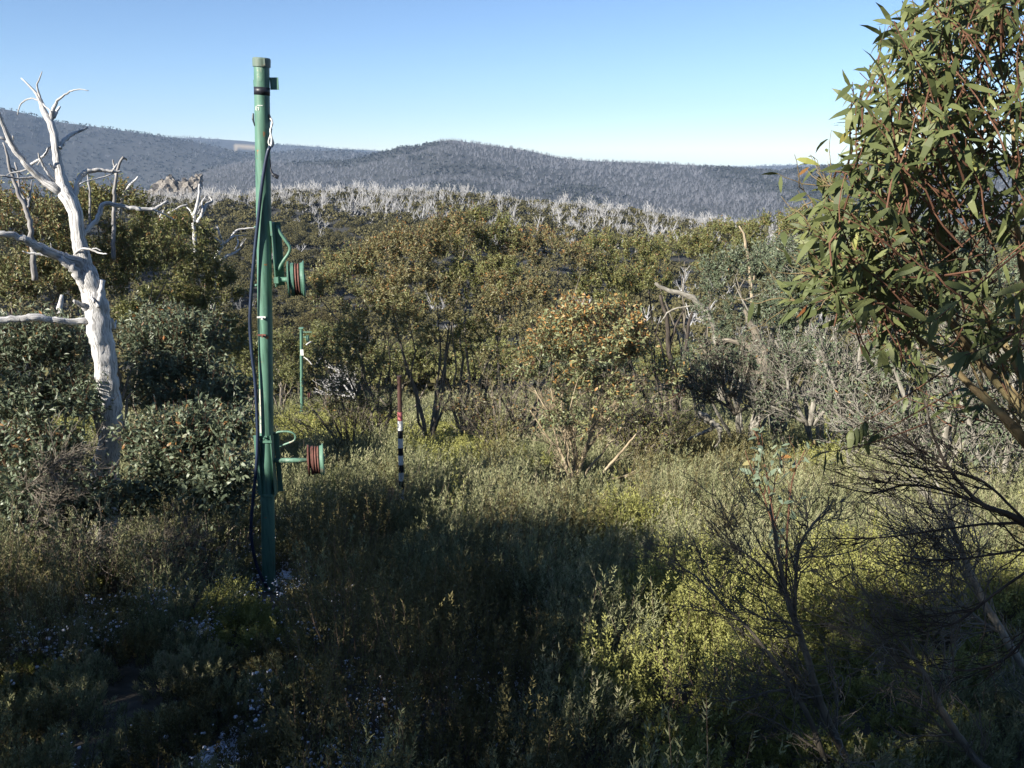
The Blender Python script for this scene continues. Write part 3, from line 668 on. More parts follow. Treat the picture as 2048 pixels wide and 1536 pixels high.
def bush_stuff(ac, stems, ids, kind, g):
    """fill one species of heath; the shoots of bush i rise and fan out from (cx,cy)"""
    for (y0, y1, ns, nl, fl) in ((0, 7, 70, 56, 1.05), (7, 11, 60, 46, 1.35), (11, 17, 46, 32, 1.9), (17, 27, 40, 20, 2.9), (27, 62, 38, 10, 4.6), (62, 120, 40, 8, 8.)):
        s = ids[(cy[ids] >= y0) & (cy[ids] < y1)]
        if not len(s): continue
        m_ = len(s) * ns; b = np.repeat(s, ns)
        rad = np.maximum(.24 + .32 * H[b], .35) + (.15 if y0 >= 27 else 0) + (.4 if y0 > 60 else 0); an = g.rand(m_) * 6.28; rr_ = np.sqrt(g.rand(m_))
        off = np.stack([np.cos(an), np.sin(an)], -1) * rr_[:, None]
        hgt = H[b] * (1.08 - .62 * rr_ ** 2.2) * (.70 + .42 * g.rand(m_) ** 1.2)
        tip = np.stack([cx[b] + off[:, 0] * rad, cy[b] + off[:, 1] * rad, cz[b] + hgt], -1)
        lean = .35 if kind != 1 else .55
        ln = hgt * (.66 if kind == 0 else .5) * (.7 + .5 * g.rand(m_)) + .05
        D = nrm(np.stack([off[:, 0] * lean, off[:, 1] * lean, np.ones(m_)], -1) + g.randn(m_, 3) * A([.16, .16, .05]) + A([.12 if kind == 0 else .03, 0, 0]))
        B0 = tip - D * ln[:, None]
        pl = np.stack([B0 - D * (ln * .3)[:, None], tip], 1)
        t = g.rand(m_, nl) ** .8
        Lf, Wf = {0: (.026, .0085), 1: (.024, .0115), 2: (.024, .0100)}[kind]
        S = fl ** .8
        base = B0[:, None] + D[:, None] * (ln[:, None] * t)[..., None]
        rdl = nrm(g.randn(m_, nl, 3)); sp = {0: .75, 1: 1.0, 2: .9}[kind]
        d = nrm(D[:, None] * 1.0 + rdl * sp); base = base + rdl * ((.028 if kind == 0 else .032) * (1.15 - t)[..., None] * (1 + .35 * (S - 1)))
        nn = nrm(np.cross(d, g.randn(m_, nl, 3)))
        br = (.24 * g.rand(len(s))[:, None] * np.ones(ns)).reshape(-1)
        rn = np.clip(br[:, None] + .22 * g.rand(m_, 1) + .15 + .25 * t + .25 * g.rand(m_, nl), 0, 1)
        Ls = Lf * S * (.7 + .6 * g.rand(m_ * nl)) * (1.25 if kind == 0 else 1)
        Ws = np.full(m_ * nl, Wf * S * (1 if y0 < 27 else 1.2))
        leaves(ac, base.reshape(-1, 3), d.reshape(-1, 3), nn.reshape(-1, 3), Ls, Ws, rn.ravel(), 0 if kind != 1 else (1 if y0 < 11 else 0), .15)
        if y0 < 17:
            k2 = g.rand(m_) < .35
            tubes(ac, pl[k2], np.repeat([[.0035, .0015]], k2.sum(), 0), 3, mat=1)
feat = []   # distinct bushes that are things of their own
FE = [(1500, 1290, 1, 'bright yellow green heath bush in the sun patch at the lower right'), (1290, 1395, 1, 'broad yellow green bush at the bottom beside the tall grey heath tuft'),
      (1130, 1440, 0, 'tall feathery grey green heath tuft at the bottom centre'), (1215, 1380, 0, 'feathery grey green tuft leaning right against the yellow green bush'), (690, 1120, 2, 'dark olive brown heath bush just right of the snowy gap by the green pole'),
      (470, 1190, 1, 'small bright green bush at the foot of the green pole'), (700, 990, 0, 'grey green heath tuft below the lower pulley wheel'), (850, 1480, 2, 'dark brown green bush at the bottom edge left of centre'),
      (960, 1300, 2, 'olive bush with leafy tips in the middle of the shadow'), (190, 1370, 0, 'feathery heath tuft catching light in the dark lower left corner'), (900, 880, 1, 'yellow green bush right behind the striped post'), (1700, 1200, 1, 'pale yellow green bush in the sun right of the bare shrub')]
bx, by = proj(np.stack([cx, cy, cz + H * .6], -1)); used = set(); g = rs(91)
for (fx_, fy_, kd, lab) in FE:
    d_ = np.hypot(bx - fx_, by - fy_) + 1e4 * (np.arange(len(cx)) == -1)
    for u_ in used: d_[u_] = 1e9
    near = np.argsort(d_)[:3 if fy_ > 1000 else 2]
    for q in near: used.add(int(q)); spec[q] = kd
    c0 = near[0]; e = empty('heath_shrub', (cx[c0], cy[c0], cz[c0]), lab, 'shrub', 'distinct heath shrubs')
    H[near] = np.maximum(H[near], .55 if fx_ > 500 else .35); H[near] *= 1.12 if fx_ > 500 else 1
    ac = Acc(); bush_stuff(ac, None, near, kd, g)
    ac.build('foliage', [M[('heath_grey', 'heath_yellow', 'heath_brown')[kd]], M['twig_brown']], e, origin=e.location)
    feat.append(e)
allid = np.array([i for i in range(len(cx)) if i not in used])
for kd, (nm, mt, lab) in enumerate([('heath', 'heath_grey', 'grey green feathery heath covering the slope'), ('green_heath', 'heath_yellow', 'low yellow green leafy heath in patches on the slope'), ('brown_heath', 'heath_brown', 'olive brown heath in patches on the slope, also darkening the foreground shade')]):
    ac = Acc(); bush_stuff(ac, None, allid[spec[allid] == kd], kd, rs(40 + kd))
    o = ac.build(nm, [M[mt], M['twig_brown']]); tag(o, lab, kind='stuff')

# ------------------------------------------------------------------ old snow crumbs on the ground and low plants
g = rs(61); n = 110000
y_ = 4.2 + 12 * g.rand(n) ** 1.3; x_ = (g.rand(n) * 1.36 - .68) * y_; z_ = height(x_, y_); sx, sy = proj(np.stack([x_, y_, z_], -1))
pdn = pathdist(sx, sy); zone = np.clip(1.1 - pdn / 60, 0, 1) + .9 * ((sx > 120) & (sx < 560) & (sy > 1190) & (sy < 1290)) * (fbm(x_ * 1.1, y_ * 1.1, 12) > .40) + .5 * ((sx < 900) & (sy > 1250)) * (fbm(x_ * .9, y_ * .9, 14) > .5) \
    + .6 * ((sx > 600) & (sx < 1300) & (sy > 1130)) * (fbm(x_ * .8, y_ * .8, 15) > .58) + .35 * ((sx > 380) & (sx < 640) & (sy > 1020) & (sy < 1200)) + .006 * (sx < 1300)
kp = g.rand(n) < zone * (.35 + .9 * (fbm(x_ * 3, y_ * 3, 16) > .50)) ** 2 * np.where((sx < 620) & (sy > 1185) & (sy < 1330), .6, .28)
x_, y_, z_ = x_[kp], y_[kp], z_[kp]; n = len(x_)
ico = A([(0, 0, 1), (.89, 0, .45), (.28, .85, .45), (-.72, .53, .45), (-.72, -.53, .45), (.28, -.85, .45), (.72, .53, -.45), (-.28, .85, -.45), (-.89, 0, -.45), (-.28, -.85, -.45), (.72, -.53, -.45), (0, 0, -1)])
fc = A([(0, 1, 2), (0, 2, 3), (0, 3, 4), (0, 4, 5), (0, 5, 1), (1, 6, 2), (2, 7, 3), (3, 8, 4), (4, 9, 5), (5, 10, 1), (6, 7, 2), (7, 8, 3), (8, 9, 4), (9, 10, 5), (10, 6, 1), (6, 11, 7), (7, 11, 8), (8, 11, 9), (9, 11, 10), (10, 11, 6)])
s = (.006 + .011 * g.rand(n) ** 2)[:, None, None] * A([1.2, 1.2, .75]); v = ico[None] * s * (1 + .35 * (g.rand(n, 12, 1) - .5)) + np.stack([x_, y_, z_ + .02 + .22 * g.rand(n) ** 1.5], -1)[:, None]
ac = Acc(); ac.add(v, tris=(fc[None] + (np.arange(n) * 12)[:, None, None]).reshape(-1, 3))
for j, (a, b_, w_, l_) in enumerate([(455, 1505, .22, .25), (250, 1235, .30, .10), (170, 1240, .25, .10), (580, 1225, .14, .15), (430, 1260, .25, .12), (330, 1250, .3, .1), (575, 1150, .14, .2), (540, 1110, .25, .15), (600, 1075, .12, .1)]):
    c = gb(a, 1); lo, hi = 3., 30.
    for _ in range(30):
        md = (lo + hi) / 2; q = P(a, b_, md)
        if q[2] > hz(q[0], q[1]): lo = md
        else: hi = md
    c = P(a, b_, lo); w_ *= .75; l_ *= .7; k = 40; u = np.linspace(-1, 1, k); uu, vv = np.meshgrid(u, u); xx = c[0] + uu * w_ * 1.3; yy = c[1] + vv * l_ * 2.2
    edge = .75 - np.hypot(uu, vv) + 1.6 * (fbm(xx * 9, yy * 9, 30 + j) - .5); zz = height(xx, yy) + .05 * np.clip(edge, -1, .5) + .03 * (fbm(xx * 14, yy * 14, 33) - .5)
    ix = np.arange(k * k).reshape(k, k); ac.add(np.stack([xx, yy, zz + .004], -1), quads=np.stack([ix[:-1, :-1], ix[:-1, 1:], ix[1:, 1:], ix[1:, :-1]], -1))
m, nt, b = newmat('old snow'); b.inputs['Base Color'].default_value = (.74, .76, .84, 1); b.inputs['Roughness'].default_value = .7
n1 = nt.nodes.new('ShaderNodeTexNoise'); n1.inputs['Scale'].default_value = 40; tc_ = nt.nodes.new('ShaderNodeTexCoord'); nt.links.new(tc_.outputs['Object'], n1.inputs[0])
bp = nt.nodes.new('ShaderNodeBump'); bp.inputs['Distance'].default_value = .02; nt.links.new(n1.outputs[0], bp.inputs['Height']); nt.links.new(bp.outputs[0], b.inputs['Normal'])
tag(ac.build('snow', m, smooth=True), 'thin crumbly old snow lying between the low plants in the shade', kind='stuff')

# ------------------------------------------------------------------ green lift tower
green = paint('weathered green paint', (.095, .205, .15), (.34, .13, .04), amt=.36, dirt=(.20, .30, .235), sc=9)
green2 = paint('green paint worn pale', (.13, .25, .18), (.35, .33, .25), amt=.42, dirt=(.32, .40, .33))
rust = paint('rusty red steel', (.15, .060, .045), (.09, .045, .03), amt=.46, dirt=(.26, .19, .16), rough=.8, sc=16)
blackm = paint('black rubber', (.018, .02, .028), (.03, .03, .035), amt=.3, dirt=(.05, .05, .06))
whitep = paint('chalky white', (.7, .7, .66), (.5, .42, .3), amt=.38, dirt=(.8, .8, .78), rough=.7)
TD = 9.6
PP = lambda px, py, d=TD: P(px, py, d)
def box(ac, c, sx, sy, sz, mat=0, rot=None, bev=.0):
    v = A([(x, y, z) for z in (-1, 1) for x, y in ((-1, -1), (1, -1), (1, 1), (-1, 1))], float) * A([sx, sy, sz]) / 2
    if rot is not None: v = v @ rot.T
    ac.add(v + c, quads=[(0, 3, 2, 1), (4, 5, 6, 7), (0, 1, 5, 4), (1, 2, 6, 5), (2, 3, 7, 6), (3, 0, 4, 7)], mat=mat)
def lathe(ac, c, axis, profile, n=40, mat=0):
    """profile (offset along axis, radius), closed solid of revolution"""
    a = nrm(A(axis, float)); u = nrm(np.cross(a, A([0, 0, 1.]) if abs(a[2]) < .9 else A([1., 0, 0]))); v = np.cross(a, u)
    th = np.arange(n) / n * 2 * np.pi; pr = A(profile, float)
    pts = c + pr[:, None, :1] * a + pr[:, None, 1:] * (np.cos(th)[None, :, None] * u + np.sin(th)[None, :, None] * v)
    ix = np.arange(len(pr) * n).reshape(len(pr), n)
    ac.add(pts, quads=np.stack([ix[:-1], ix[1:], np.roll(ix[1:], -1, 1), np.roll(ix[:-1], -1, 1)], -1), mat=mat)
def wheel(parent, c, s, lower=False):
    ax = (1, .21, 0)
    ac = Acc(); r = .205 * s
    lathe(ac, c, ax, [(-.105, .0), (-.105, .05), (-.095, .06), (-.095, r), (-.078, r), (-.078, .09), (-.06, .09)])
    lathe(ac, c, ax, [(-.06, .05), (-.06, r * .92), (-.025, r * .92), (-.02, r * .8), (-.02, .05)])
    ac.build('flange', rust if lower else green, parent, origin=parent.location)
    ac = Acc(); lathe(ac, c, ax, [(-.02, .05), (-.018, r * .86), (0, r * .9), (.012, r * .82), (.03, r * .9), (.042, r * .86), (.045, .05)])
    ac.build('rim', rust, parent, origin=parent.location)
    ac = Acc(); lathe(ac, c, ax, [(.045, .05), (.046, r * .90), (.07, r * .93), (.076, r * 1.02), (.09, r * 1.02), (.088, r * .9), (.07, r * .85), (.07, .06), (.10, .05), (.10, 0)])
    ac.build('flange', green2 if lower else green, parent, origin=parent.location)
def wheel_emp(name, parent, loc, label):
    e = bpy.data.objects.new(name, None); COL.objects.link(e); e.parent = parent; e.location = A(loc) - A(parent.location); e['label'] = label
    return e
base = PP(538, 1192); top = PP(523, 116)
axd = nrm(top - base)
def on(py, off=0.0):
    """point on the pole axis at photo row py"""
    t = np.linspace(0, 1, 400); pts = base + (top - base) * t[:, None]; _, q = proj(pts); return pts[int(np.argmin(np.abs(q - py)))]
tw = empty('lift_tower', base, 'tall green steel lift tower with two pulley wheels standing left of centre', 'lift tower')
PR = .081
ac = Acc(); tt_ = np.linspace(0, 1, 60)[:, None]; tubes(ac, base - axd * .3 + (top - base + axd * .3) * tt_, np.full(60, PR), 40, caps=True)
ac.build('pole', green, tw, origin=base, smooth=True)
ac = Acc(); lathe(ac, top, axd, [(-.085, PR), (-.09, PR + .012), (-.015, PR + .014), (0.0, PR + .006), (.002, 0)]); box(ac, top + A([.05, -PR - .008, -.045]), .02, .02, .075)
ac.build('cap', paint('faded green cap', (.13, .18, .145), (.2, .19, .14), amt=.42, dirt=(.28, .31, .26)), tw, origin=base, smooth=False)
ac = Acc(); c = on(168); box(ac, c + A([.125, .03, 0]), .09, .012, .125); box(ac, c + A([-.085, .03, -.02]), .012, .06, .11)
ac.build('side_plate', green, tw, origin=base)
ac = Acc(); lathe(ac, on(184), axd, [(-.04, PR), (-.04, PR + .003), (.04, PR + .003), (.04, PR)]); ac.build('tape_band', blackm, tw, origin=base, smooth=True)
def ring(py, r, mat, nm, tilt=.06, wob=0.0, seed=1):
    ac = Acc(); th = np.linspace(0, 2 * np.pi, 30); g = rs(seed); c = on(py)
    p = np.stack([c[0] + (PR + r * .8) * np.cos(th), c[1] + (PR + r * .8) * np.sin(th), c[2] + tilt * np.sin(th + .6) * .3 + wob * g.randn(30) * .3], -1); p[-1] = p[0]
    tubes(ac, p, np.full(30, r), 8); return ac
ac = ring(238, .011, blackm, 'cable_tie', .12, .03); 
p = on(238); tubes(ac, A([p + A([-.085, -.03, .06]), p + A([-.09, -.04, 0]), p + A([-.075, -.05, -.07])]), A([.009, .012, .004]), 6); tubes(ac, A([p + A([.085, -.03, .05]), p + A([.10, -.02, -.01]), p + A([.095, 0, -.02])]), A([.008, .014, .01]), 6)
ac.build('cable_tie', blackm, tw, origin=base)
# chalked number on the shaft
def strokes(ac, py, pts, r=.004):
    c = on(py); pr_ = []
    for (u_, v_) in pts:
        a = u_ / PR; pr_.append([c[0] + (PR + .001) * math.sin(a), c[1] - (PR + .001) * math.cos(a), c[2] + v_])
    s = smooth_path(A(pr_), 14); tubes(ac, s, np.full(14, r), 5)
ac = Acc()
strokes(ac, 217, [(-.052, -.02), (-.045, .02), (-.045, -.03)]); strokes(ac, 217, [(.0, .026), (-.028, .026), (-.03, .004), (-.015, .004), (-.012, -.01), (-.02, -.024)]); strokes(ac, 217, [(.0, .026), (.03, .025)])
ac.build('chalk_mark', whitep, tw, origin=base)
# worn paint patches
wornp = paint('bare undercoat showing through', (.42, .42, .35), (.12, .22, .16), amt=.47, dirt=(.5, .5, .43), rough=.8, sc=22)
g = rs(8); 
for lo_, hi_, off, wd in ((320, 350, .01, .02), (775, 862, -.058, .020), (135, 165, .0, .03)):
    ac = Acc(); k = 12
    zs = np.linspace(on(hi_)[2], on(lo_)[2], k)
    vs = []
    for z in zs:
        e_ = wd * (.6 + .6 * g.rand()); f = (z - base[2]) / (top[2] - base[2]); c = base + (top - base) * f
        for a in np.linspace((off - e_) / PR, (off + e_) / PR, 5): vs.append([c[0] + (PR + .0015) * math.sin(a), c[1] - (PR + .0015) * math.cos(a), z])
    ix = np.arange(k * 5).reshape(k, 5); ac.add(vs, quads=np.stack([ix[:-1, :-1], ix[:-1, 1:], ix[1:, 1:], ix[1:, :-1]], -1)); ac.build('worn_paint', wornp if lo_ > 500 else green2, tw, origin=base)
# upper sheave assembly
ac = Acc(); c0, c1 = on(446), on(572); z0, z1 = c1[2], c0[2]
box(ac, A([c0[0] + .092, TD + .02, (z0 + z1) / 2]), .012, .13, z1 - z0); box(ac, A([c0[0] + .125, TD + .09, (z0 + z1) / 2]), .075, .012, z1 - z0)
box(ac, A([c0[0] + .092, TD - .055, z1 - .06]), .022, .02, .16); ac.build('mounting_plate', green, tw, origin=base)
for py in (455, 569):
    ac = ring(py, .009, green, 'clamp', .05); box(ac, on(py) + A([-.09, -.0, .0]), .03, .05, .02); ac.build('clamp', green, tw, origin=base, smooth=True)
ac = Acc(); s = smooth_path([PP(553, 452), PP(562, 468), PP(572, 482), PP(580, 495), PP(577, 507), PP(566, 523), PP(556, 541)], 26); tubes(ac, s, np.full(26, .018), 10, caps=True); ac.build('guard_rod', green, tw, origin=base, smooth=True)
ac = Acc(); a0, a1 = PP(551, 559), PP(584, 559); tubes(ac, A([a0, a1]), A([.028, .028]), 14, caps=True); box(ac, a0 + A([.02, -.03, 0]), .05, .05, .07); ac.build('axle', green, tw, origin=base)
wc = PP(593, 559); we = wheel_emp('pulley_wheel', tw, wc, 'upper green pulley wheel with a rusty red groove')
class _L: pass
def wheel2(e, world, s, lower=False):
    px_ = _L(); 
    n0 = len(COL.objects); before = set(o.name for o in COL.objects)
    fake = bpy.data.objects.new('tmp', None); fake.location = world
    wheel(fake, A(world), s, lower)
    for o in list(COL.objects):
        if o.name not in before: o.parent = e
    bpy.data.objects.remove(fake)
wheel2(we, wc, 1.0)
# small pegs with cables
for py in (634, 668, 870):
    ac = Acc(); c = on(py); tubes(ac, A([c + A([-.0, -PR + .01, .0]), c + A([.0, -PR - .05, -.0])]), A([.012, .010]), 8, caps=True); box(ac, c + A([-.02, -PR - .004, .012]), .1, .006, .02)
    ac.build('peg', whitep if py < 640 else rust if py < 700 else green, tw, origin=base)
# lower channel bracket
ac = Acc(); z0, z1 = on(988)[2], on(868)[2]; cx_ = on(930)[0]
box(ac, A([cx_ - .090, TD - .05, (z0 + z1) / 2]), .055, .012, z1 - z0); box(ac, A([cx_ - .064, TD - .085, (z0 + z1) / 2]), .010, .07, z1 - z0)
box(ac, A([cx_ + .086, TD - .02, (z0 + z1) / 2]), .010, .12, z1 - z0); box(ac, A([cx_ + .115, TD + .075, (z0 + z1) / 2]), .06, .012, z1 - z0)
ac.build('channel_bracket', green, tw, origin=base)
for py in (878, 986):
    ac = Acc(); box(ac, on(py) + A([.01, -PR - .012, 0]), .15, .012, .03); ac.build('clamp', green, tw, origin=base)
ac = Acc(); s = smooth_path([PP(547, 869), PP(556, 864), PP(574, 863), PP(586, 866), PP(591, 873), PP(588, 881), PP(577, 886), PP(558, 893)], 30); tubes(ac, s, np.full(30, .012), 10, caps=True); ac.build('hook_rod', green2, tw, origin=base, smooth=True)
ac = Acc(); tubes(ac, A([PP(550, 921), PP(622, 920)]), A([.028, .028]), 16, caps=True); ac.build('axle', green2, tw, origin=base, smooth=True)
wc = PP(632, 920); we = wheel_emp('pulley_wheel', tw, wc, 'lower rusty red and green pulley wheel on a long axle'); wheel2(we, wc, .92, True)

# hanging black cable
ac = Acc(); cp_ = [(541, 292), (534, 310), (524, 370), (515, 450), (508, 520), (503, 580), (500, 640), (503, 700), (510, 760), (514, 830), (515, 890), (512, 940), (506, 1000), (502, 1060), (508, 1110), (520, 1148), (534, 1174)]
s = smooth_path([P(a, b_, 9.48) for a, b_ in cp_], 80); tubes(ac, s, np.full(80, .019), 12, caps=True)
cab = ac.build('power_cable', paint('dark blue black cable', (.022, .035, .07), (.03, .04, .06), amt=.3, dirt=(.05, .07, .11), rough=.4), smooth=True); tag(cab, 'thick blue black cable hanging loose down the left of the green tower', 'cable')
ac = Acc()
for k, q in enumerate([[(541, 296), (544, 280), (541, 262), (545, 245), (541, 236)], [(540, 294), (537, 283), (541, 270), (543, 258)], [(544, 295), (547, 287), (544, 276)]]):
    s = smooth_path([P(a, b_, 9.49 + .01 * k) for a, b_ in q], 14); tubes(ac, s, .007 + .006 * rs(k).rand(14), 6)
o = ac.build('frayed_end', whitep); o.parent = cab
ac = Acc(); s = smooth_path([P(540, 318, 9.5), P(542, 340, 9.5), P(546, 349, 9.46), P(552, 354, 9.44)], 10); tubes(ac, s, A([.006] * 5 + [.014] * 5), 8, caps=True); lathe(ac, P(551, 352, 9.45), (1, 0, -.5), [(-.03, 0), (-.03, .02), (-.01, .022), (-.01, .018), (.0, .018), (.0, .024), (.03, .02), (.03, 0)], 12)
o = ac.build('connector', blackm); o.parent = cab

# ------------------------------------------------------------------ striped snow marker post
b0 = gb(804, 14.8); d0 = 14.8
def pz(py): return P(802, py, d0)[2]
mp_ = empty('marker_post', b0, 'brown topped post with red, white and black bands in the heath', 'post')
tp = P(798.5, 752, d0); bt = A([b0[0], d0, b0[2]]); ad = nrm(tp - bt)
def pt(z): return bt + ad * ((z - bt[2]) / ad[2])
ac = Acc(); tubes(ac, A([pt(pz(826)), tp]), A([.041, .040]), 20, caps=True); ac.build('post', paint('brown post paint', (.075, .040, .034), (.05, .03, .025), amt=.35, dirt=(.12, .085, .075)), mp_, origin=b0, smooth=False)
bands = [(824, 841, 'r'), (841, 860, 'w'), (860, 876, 'k'), (876, 895, 'w'), (895, 910, 'k'), (910, 929, 'w'), (929, 944, 'k'), (944, 961, 'w'), (961, 978, 'k'), (978, 1100, 'w')]
mats3 = {'r': paint('faded red band', (.52, .16, .17), (.45, .12, .10), amt=.35, dirt=(.65, .3, .28)), 'w': paint('white band', (.8, .8, .78), (.7, .7, .66), amt=.3, dirt=(.85, .85, .85)), 'k': blackm}
for a, c_, k in bands:
    ac = Acc(); z1 = pz(a); z0 = max(pz(c_), b0[2] - .1); r = .047 if k != 'k' else .0485; tubes(ac, A([pt(z0), pt(z1)]), A([r, r]), 20, caps=True); ac.build({'r': 'red_band', 'w': 'white_band', 'k': 'black_band'}[k], mats3[k], mp_, origin=b0)

# ------------------------------------------------------------------ the next lift tower down the slope
D2 = 58.0; b2 = gb(604, D2); t2 = P(602.5, 656, D2)
t2e = empty('lift_tower', b2, 'distant thin green lift tower with a white plate, further down the cleared line', 'lift tower')
ad2 = nrm(t2 - b2)
ac = Acc(); tubes(ac, A([b2, t2]), A([.12, .10]), 14, caps=True); ac.build('pole', green, t2e, origin=b2)
ac = Acc(); box(ac, t2, .3, .3, .08); ac.build('cap', green2, t2e, origin=b2)
for py, w_ in ((664, .62), (674, .30), (796, .5)):
    ac = Acc(); c = P(603, py, D2); box(ac, c + A([w_ / 2 + .08, 0, 0]), w_, .05, .06); ac.build('arm', green2, t2e, origin=b2)
for py, ox in ((677, .42), (792, .55)):
    ac = Acc(); lathe(ac, P(603, py, D2) + A([ox, 0, 0]), (1, 0, 0), [(-.07, 0), (-.07, .24), (-.03, .24), (-.02, .17), (.03, .17), (.04, .24), (.08, .24), (.08, 0)], 20); ac.build('pulley_wheel', green if py < 700 else rust, t2e, origin=b2)
ac = Acc(); box(ac, P(605, 704, D2) + A([0, -.15, 0]), .22, .02, .42); ac.build('sign_plate', whitep, t2e, origin=b2)

# ------------------------------------------------------------------ the big bleached dead snow gum
D = 11.3
dt = empty('dead_tree', gb(206, D), 'big twisted bleached white dead snow gum at the left', 'dead tree')
def dlimb(name, pts, n, sides, lump, seed, ddepth=0.0, d=D, mat='dead_white', parent=None, rough=.25):
    ac = Acc(); limb(ac, pts, d, n, sides, ddepth, lump=lump, seed=seed, rough=rough); e = parent or dt
    return ac.build(name, M[mat], e, origin=e.location, smooth=True)
tr = [(a_, b_2, c_ * .9) for a_, b_2, c_ in [(204, 1130, 66), (206, 1000, 64), (210, 940, 54), (218, 890, 46), (222, 860, 44), (218, 808, 44), (213, 746, 46), (208, 693, 48), (198, 648, 50), (193, 610, 48), (180, 560, 44), (167, 522, 34), (157, 469, 28), (149, 416, 30), (132, 385, 34), (121, 353, 22), (114, 315, 17), (111, 283, 17), (102, 248, 16), (89, 223, 13), (80, 200, 9), (72, 186, 6), (57, 170, 4.5), (42, 156, 2)]]
dlimb('trunk', tr, 110, 22, .13, 3, rough=.10)
BR = [
 ([(84, 205, 5), (74, 172, 3.5), (79, 158, 2.6), (84, 143, 1.6)], -.05), ([(102, 243, 9), (105, 224, 8), (114, 203, 5), (125, 194, 4), (138, 184, 3), (155, 179, 2.5), (177, 181, 1.5)], -.1),
 ([(107, 235, 8), (113, 223, 6), (120, 213, 4)], .1), ([(76, 200, 4), (62, 197, 3), (49, 201, 3), (41, 210, 2.5), (37, 220, 2.2), (35, 230, 2)], .1), ([(80, 202, 3.5), (90, 212, 3), (103, 224, 3)], -.05),
 ([(119, 296, 10), (125, 287, 9), (135, 275, 8), (150, 266, 6), (165, 261, 4.5), (177, 254, 2)], .3), ([(128, 385, 22), (112, 376, 18), (88, 360, 15), (63, 339, 14), (42, 314, 12), (22, 286, 12), (8, 252, 9), (-2, 228, 8), (-22, 190, 5)], -.4),
 ([(48, 318, 7), (33, 300, 6), (27, 286, 5), (26, 272, 3)], -.15), ([(18, 286, 8), (8, 276, 7), (-6, 275, 6), (-30, 268, 5)], -.1), ([(60, 331, 6), (72, 323, 5), (82, 317, 5), (92, 306, 5), (98, 297, 5), (107, 293, 6)], .05),
 ([(118, 375, 8), (104, 358, 7), (92, 340, 6), (84, 325, 5), (79, 314, 4), (76, 306, 2)], -.2), ([(82, 318, 3), (78, 326, 2.5), (74, 330, 1.5)], 0), ([(70, 354, 6), (50, 357, 5), (30, 356, 4), (8, 352, 4), (-25, 349, 3)], -.35), ([(55, 338, 4), (40, 343, 3.5), (20, 347, 3), (14, 351, 2)], -.1),
 ([(114, 345, 6), (107, 338, 4.5), (102, 331, 4), (98, 328, 2)], -.1), ([(145, 400, 11), (150, 385, 10), (155, 364, 10), (162, 352, 10), (175, 343, 10), (190, 340, 9), (208, 341, 7), (226, 343, 6), (243, 343, 3)], .4),
 ([(160, 368, 3), (175, 362, 2.5), (195, 357, 2.5), (222, 349, 2.5), (236, 340, 1.5)], .45), ([(224, 343, 4), (230, 335, 4), (234, 328, 3)], .1), ([(166, 470, 10), (175, 460, 9), (190, 445, 9), (199, 428, 9), (203, 412, 9), (214, 407, 9), (232, 410, 9), (253, 414, 8), (280, 418, 8), (306, 418, 7), (322, 410, 5), (336, 401, 2.5)], .7),
 ([(302, 418, 4), (318, 424, 3), (335, 432, 2.5), (350, 440, 1.5)], .2), ([(172, 545, 24), (155, 525, 22), (123, 513, 20), (105, 506, 20), (88, 499, 19), (70, 490, 17), (53, 480, 15), (25, 471, 13), (0, 468, 12), (-40, 462, 10)], -.8),
 ([(184, 600, 14), (172, 580, 16), (155, 548, 18), (138, 528, 16), (120, 515, 12)], -.25), ([(110, 516, 6), (90, 510, 6), (70, 507, 5), (55, 506, 4), (45, 502, 2)], -.15), ([(106, 507, 3), (103, 495, 2.5), (101, 486, 1.5)], -.05), ([(143, 524, 4), (147, 512, 3.5), (156, 502, 3.5), (170, 497, 4), (185, 500, 4), (198, 506, 3.5), (214, 508, 2.5)], -.3), ([(183, 499, 3), (192, 497, 2.5), (203, 502, 2)], 0),
 ([(190, 632, 14), (172, 616, 12), (158, 608, 9), (147, 601, 5)], -.25), ([(194, 650, 18), (173, 643, 15), (145, 643, 13), (120, 641, 13), (90, 637, 14), (66, 635, 15), (30, 638, 14), (0, 642, 14), (-40, 646, 12)], -.7), ([(221, 640, 10), (228, 655, 7), (232, 640, 3)], .3),
 ([(190, 985, 26), (180, 1010, 24), (172, 1060, 20)], -.2), ([(205, 560, 12), (200, 590, 10), (196, 615, 8)], -.15), ([(176, 560, 7), (182, 590, 6), (188, 605, 5)], -.2)]
for k, (pts, dd) in enumerate(BR): dlimb('branch', pts, max(8, 4 * len(pts)), 9 if pts[0][2] > 9 else 6, .10 if pts[0][2] > 9 else .03, 20 + k, dd)

def dead(label, d, limbs, mat='dead_white', basepx=None, cat='dead tree', name='dead_tree', group=None, sides=6, rough=.3):
    b_ = gb(basepx[0], d) if basepx is None or len(basepx) == 1 else P(basepx[0], basepx[1], d)
    e = empty(name, b_, label, cat, group)
    for k, pts in enumerate(limbs):
        ac = Acc(); limb(ac, pts, d, max(6, 4 * len(pts)), sides, (.4 if k else 0), lump=.05, seed=k + int(d * 10), rough=rough)
        ac.build('trunk' if k == 0 else 'branch', M[mat], e, origin=e.location, smooth=True)
    return e
dead('weathered twin stemmed dead tree at the far left edge behind the white one', 17, [[(70, 560, 12), (62, 470, 10), (55, 425, 9), (40, 395, 8), (28, 360, 7), (17, 325, 6), (12, 300, 4), (6, 285, 3)], [(55, 425, 6), (50, 400, 5), (40, 385, 4), (36, 350, 4), (30, 325, 3)], [(56, 415, 5), (60, 390, 4), (62, 372, 3), (64, 360, 2)], [(20, 335, 3), (34, 342, 3), (44, 350, 2)], [(50, 410, 4), (57, 404, 4), (55, 395, 3)]], 'dead_grey', (70, 780))
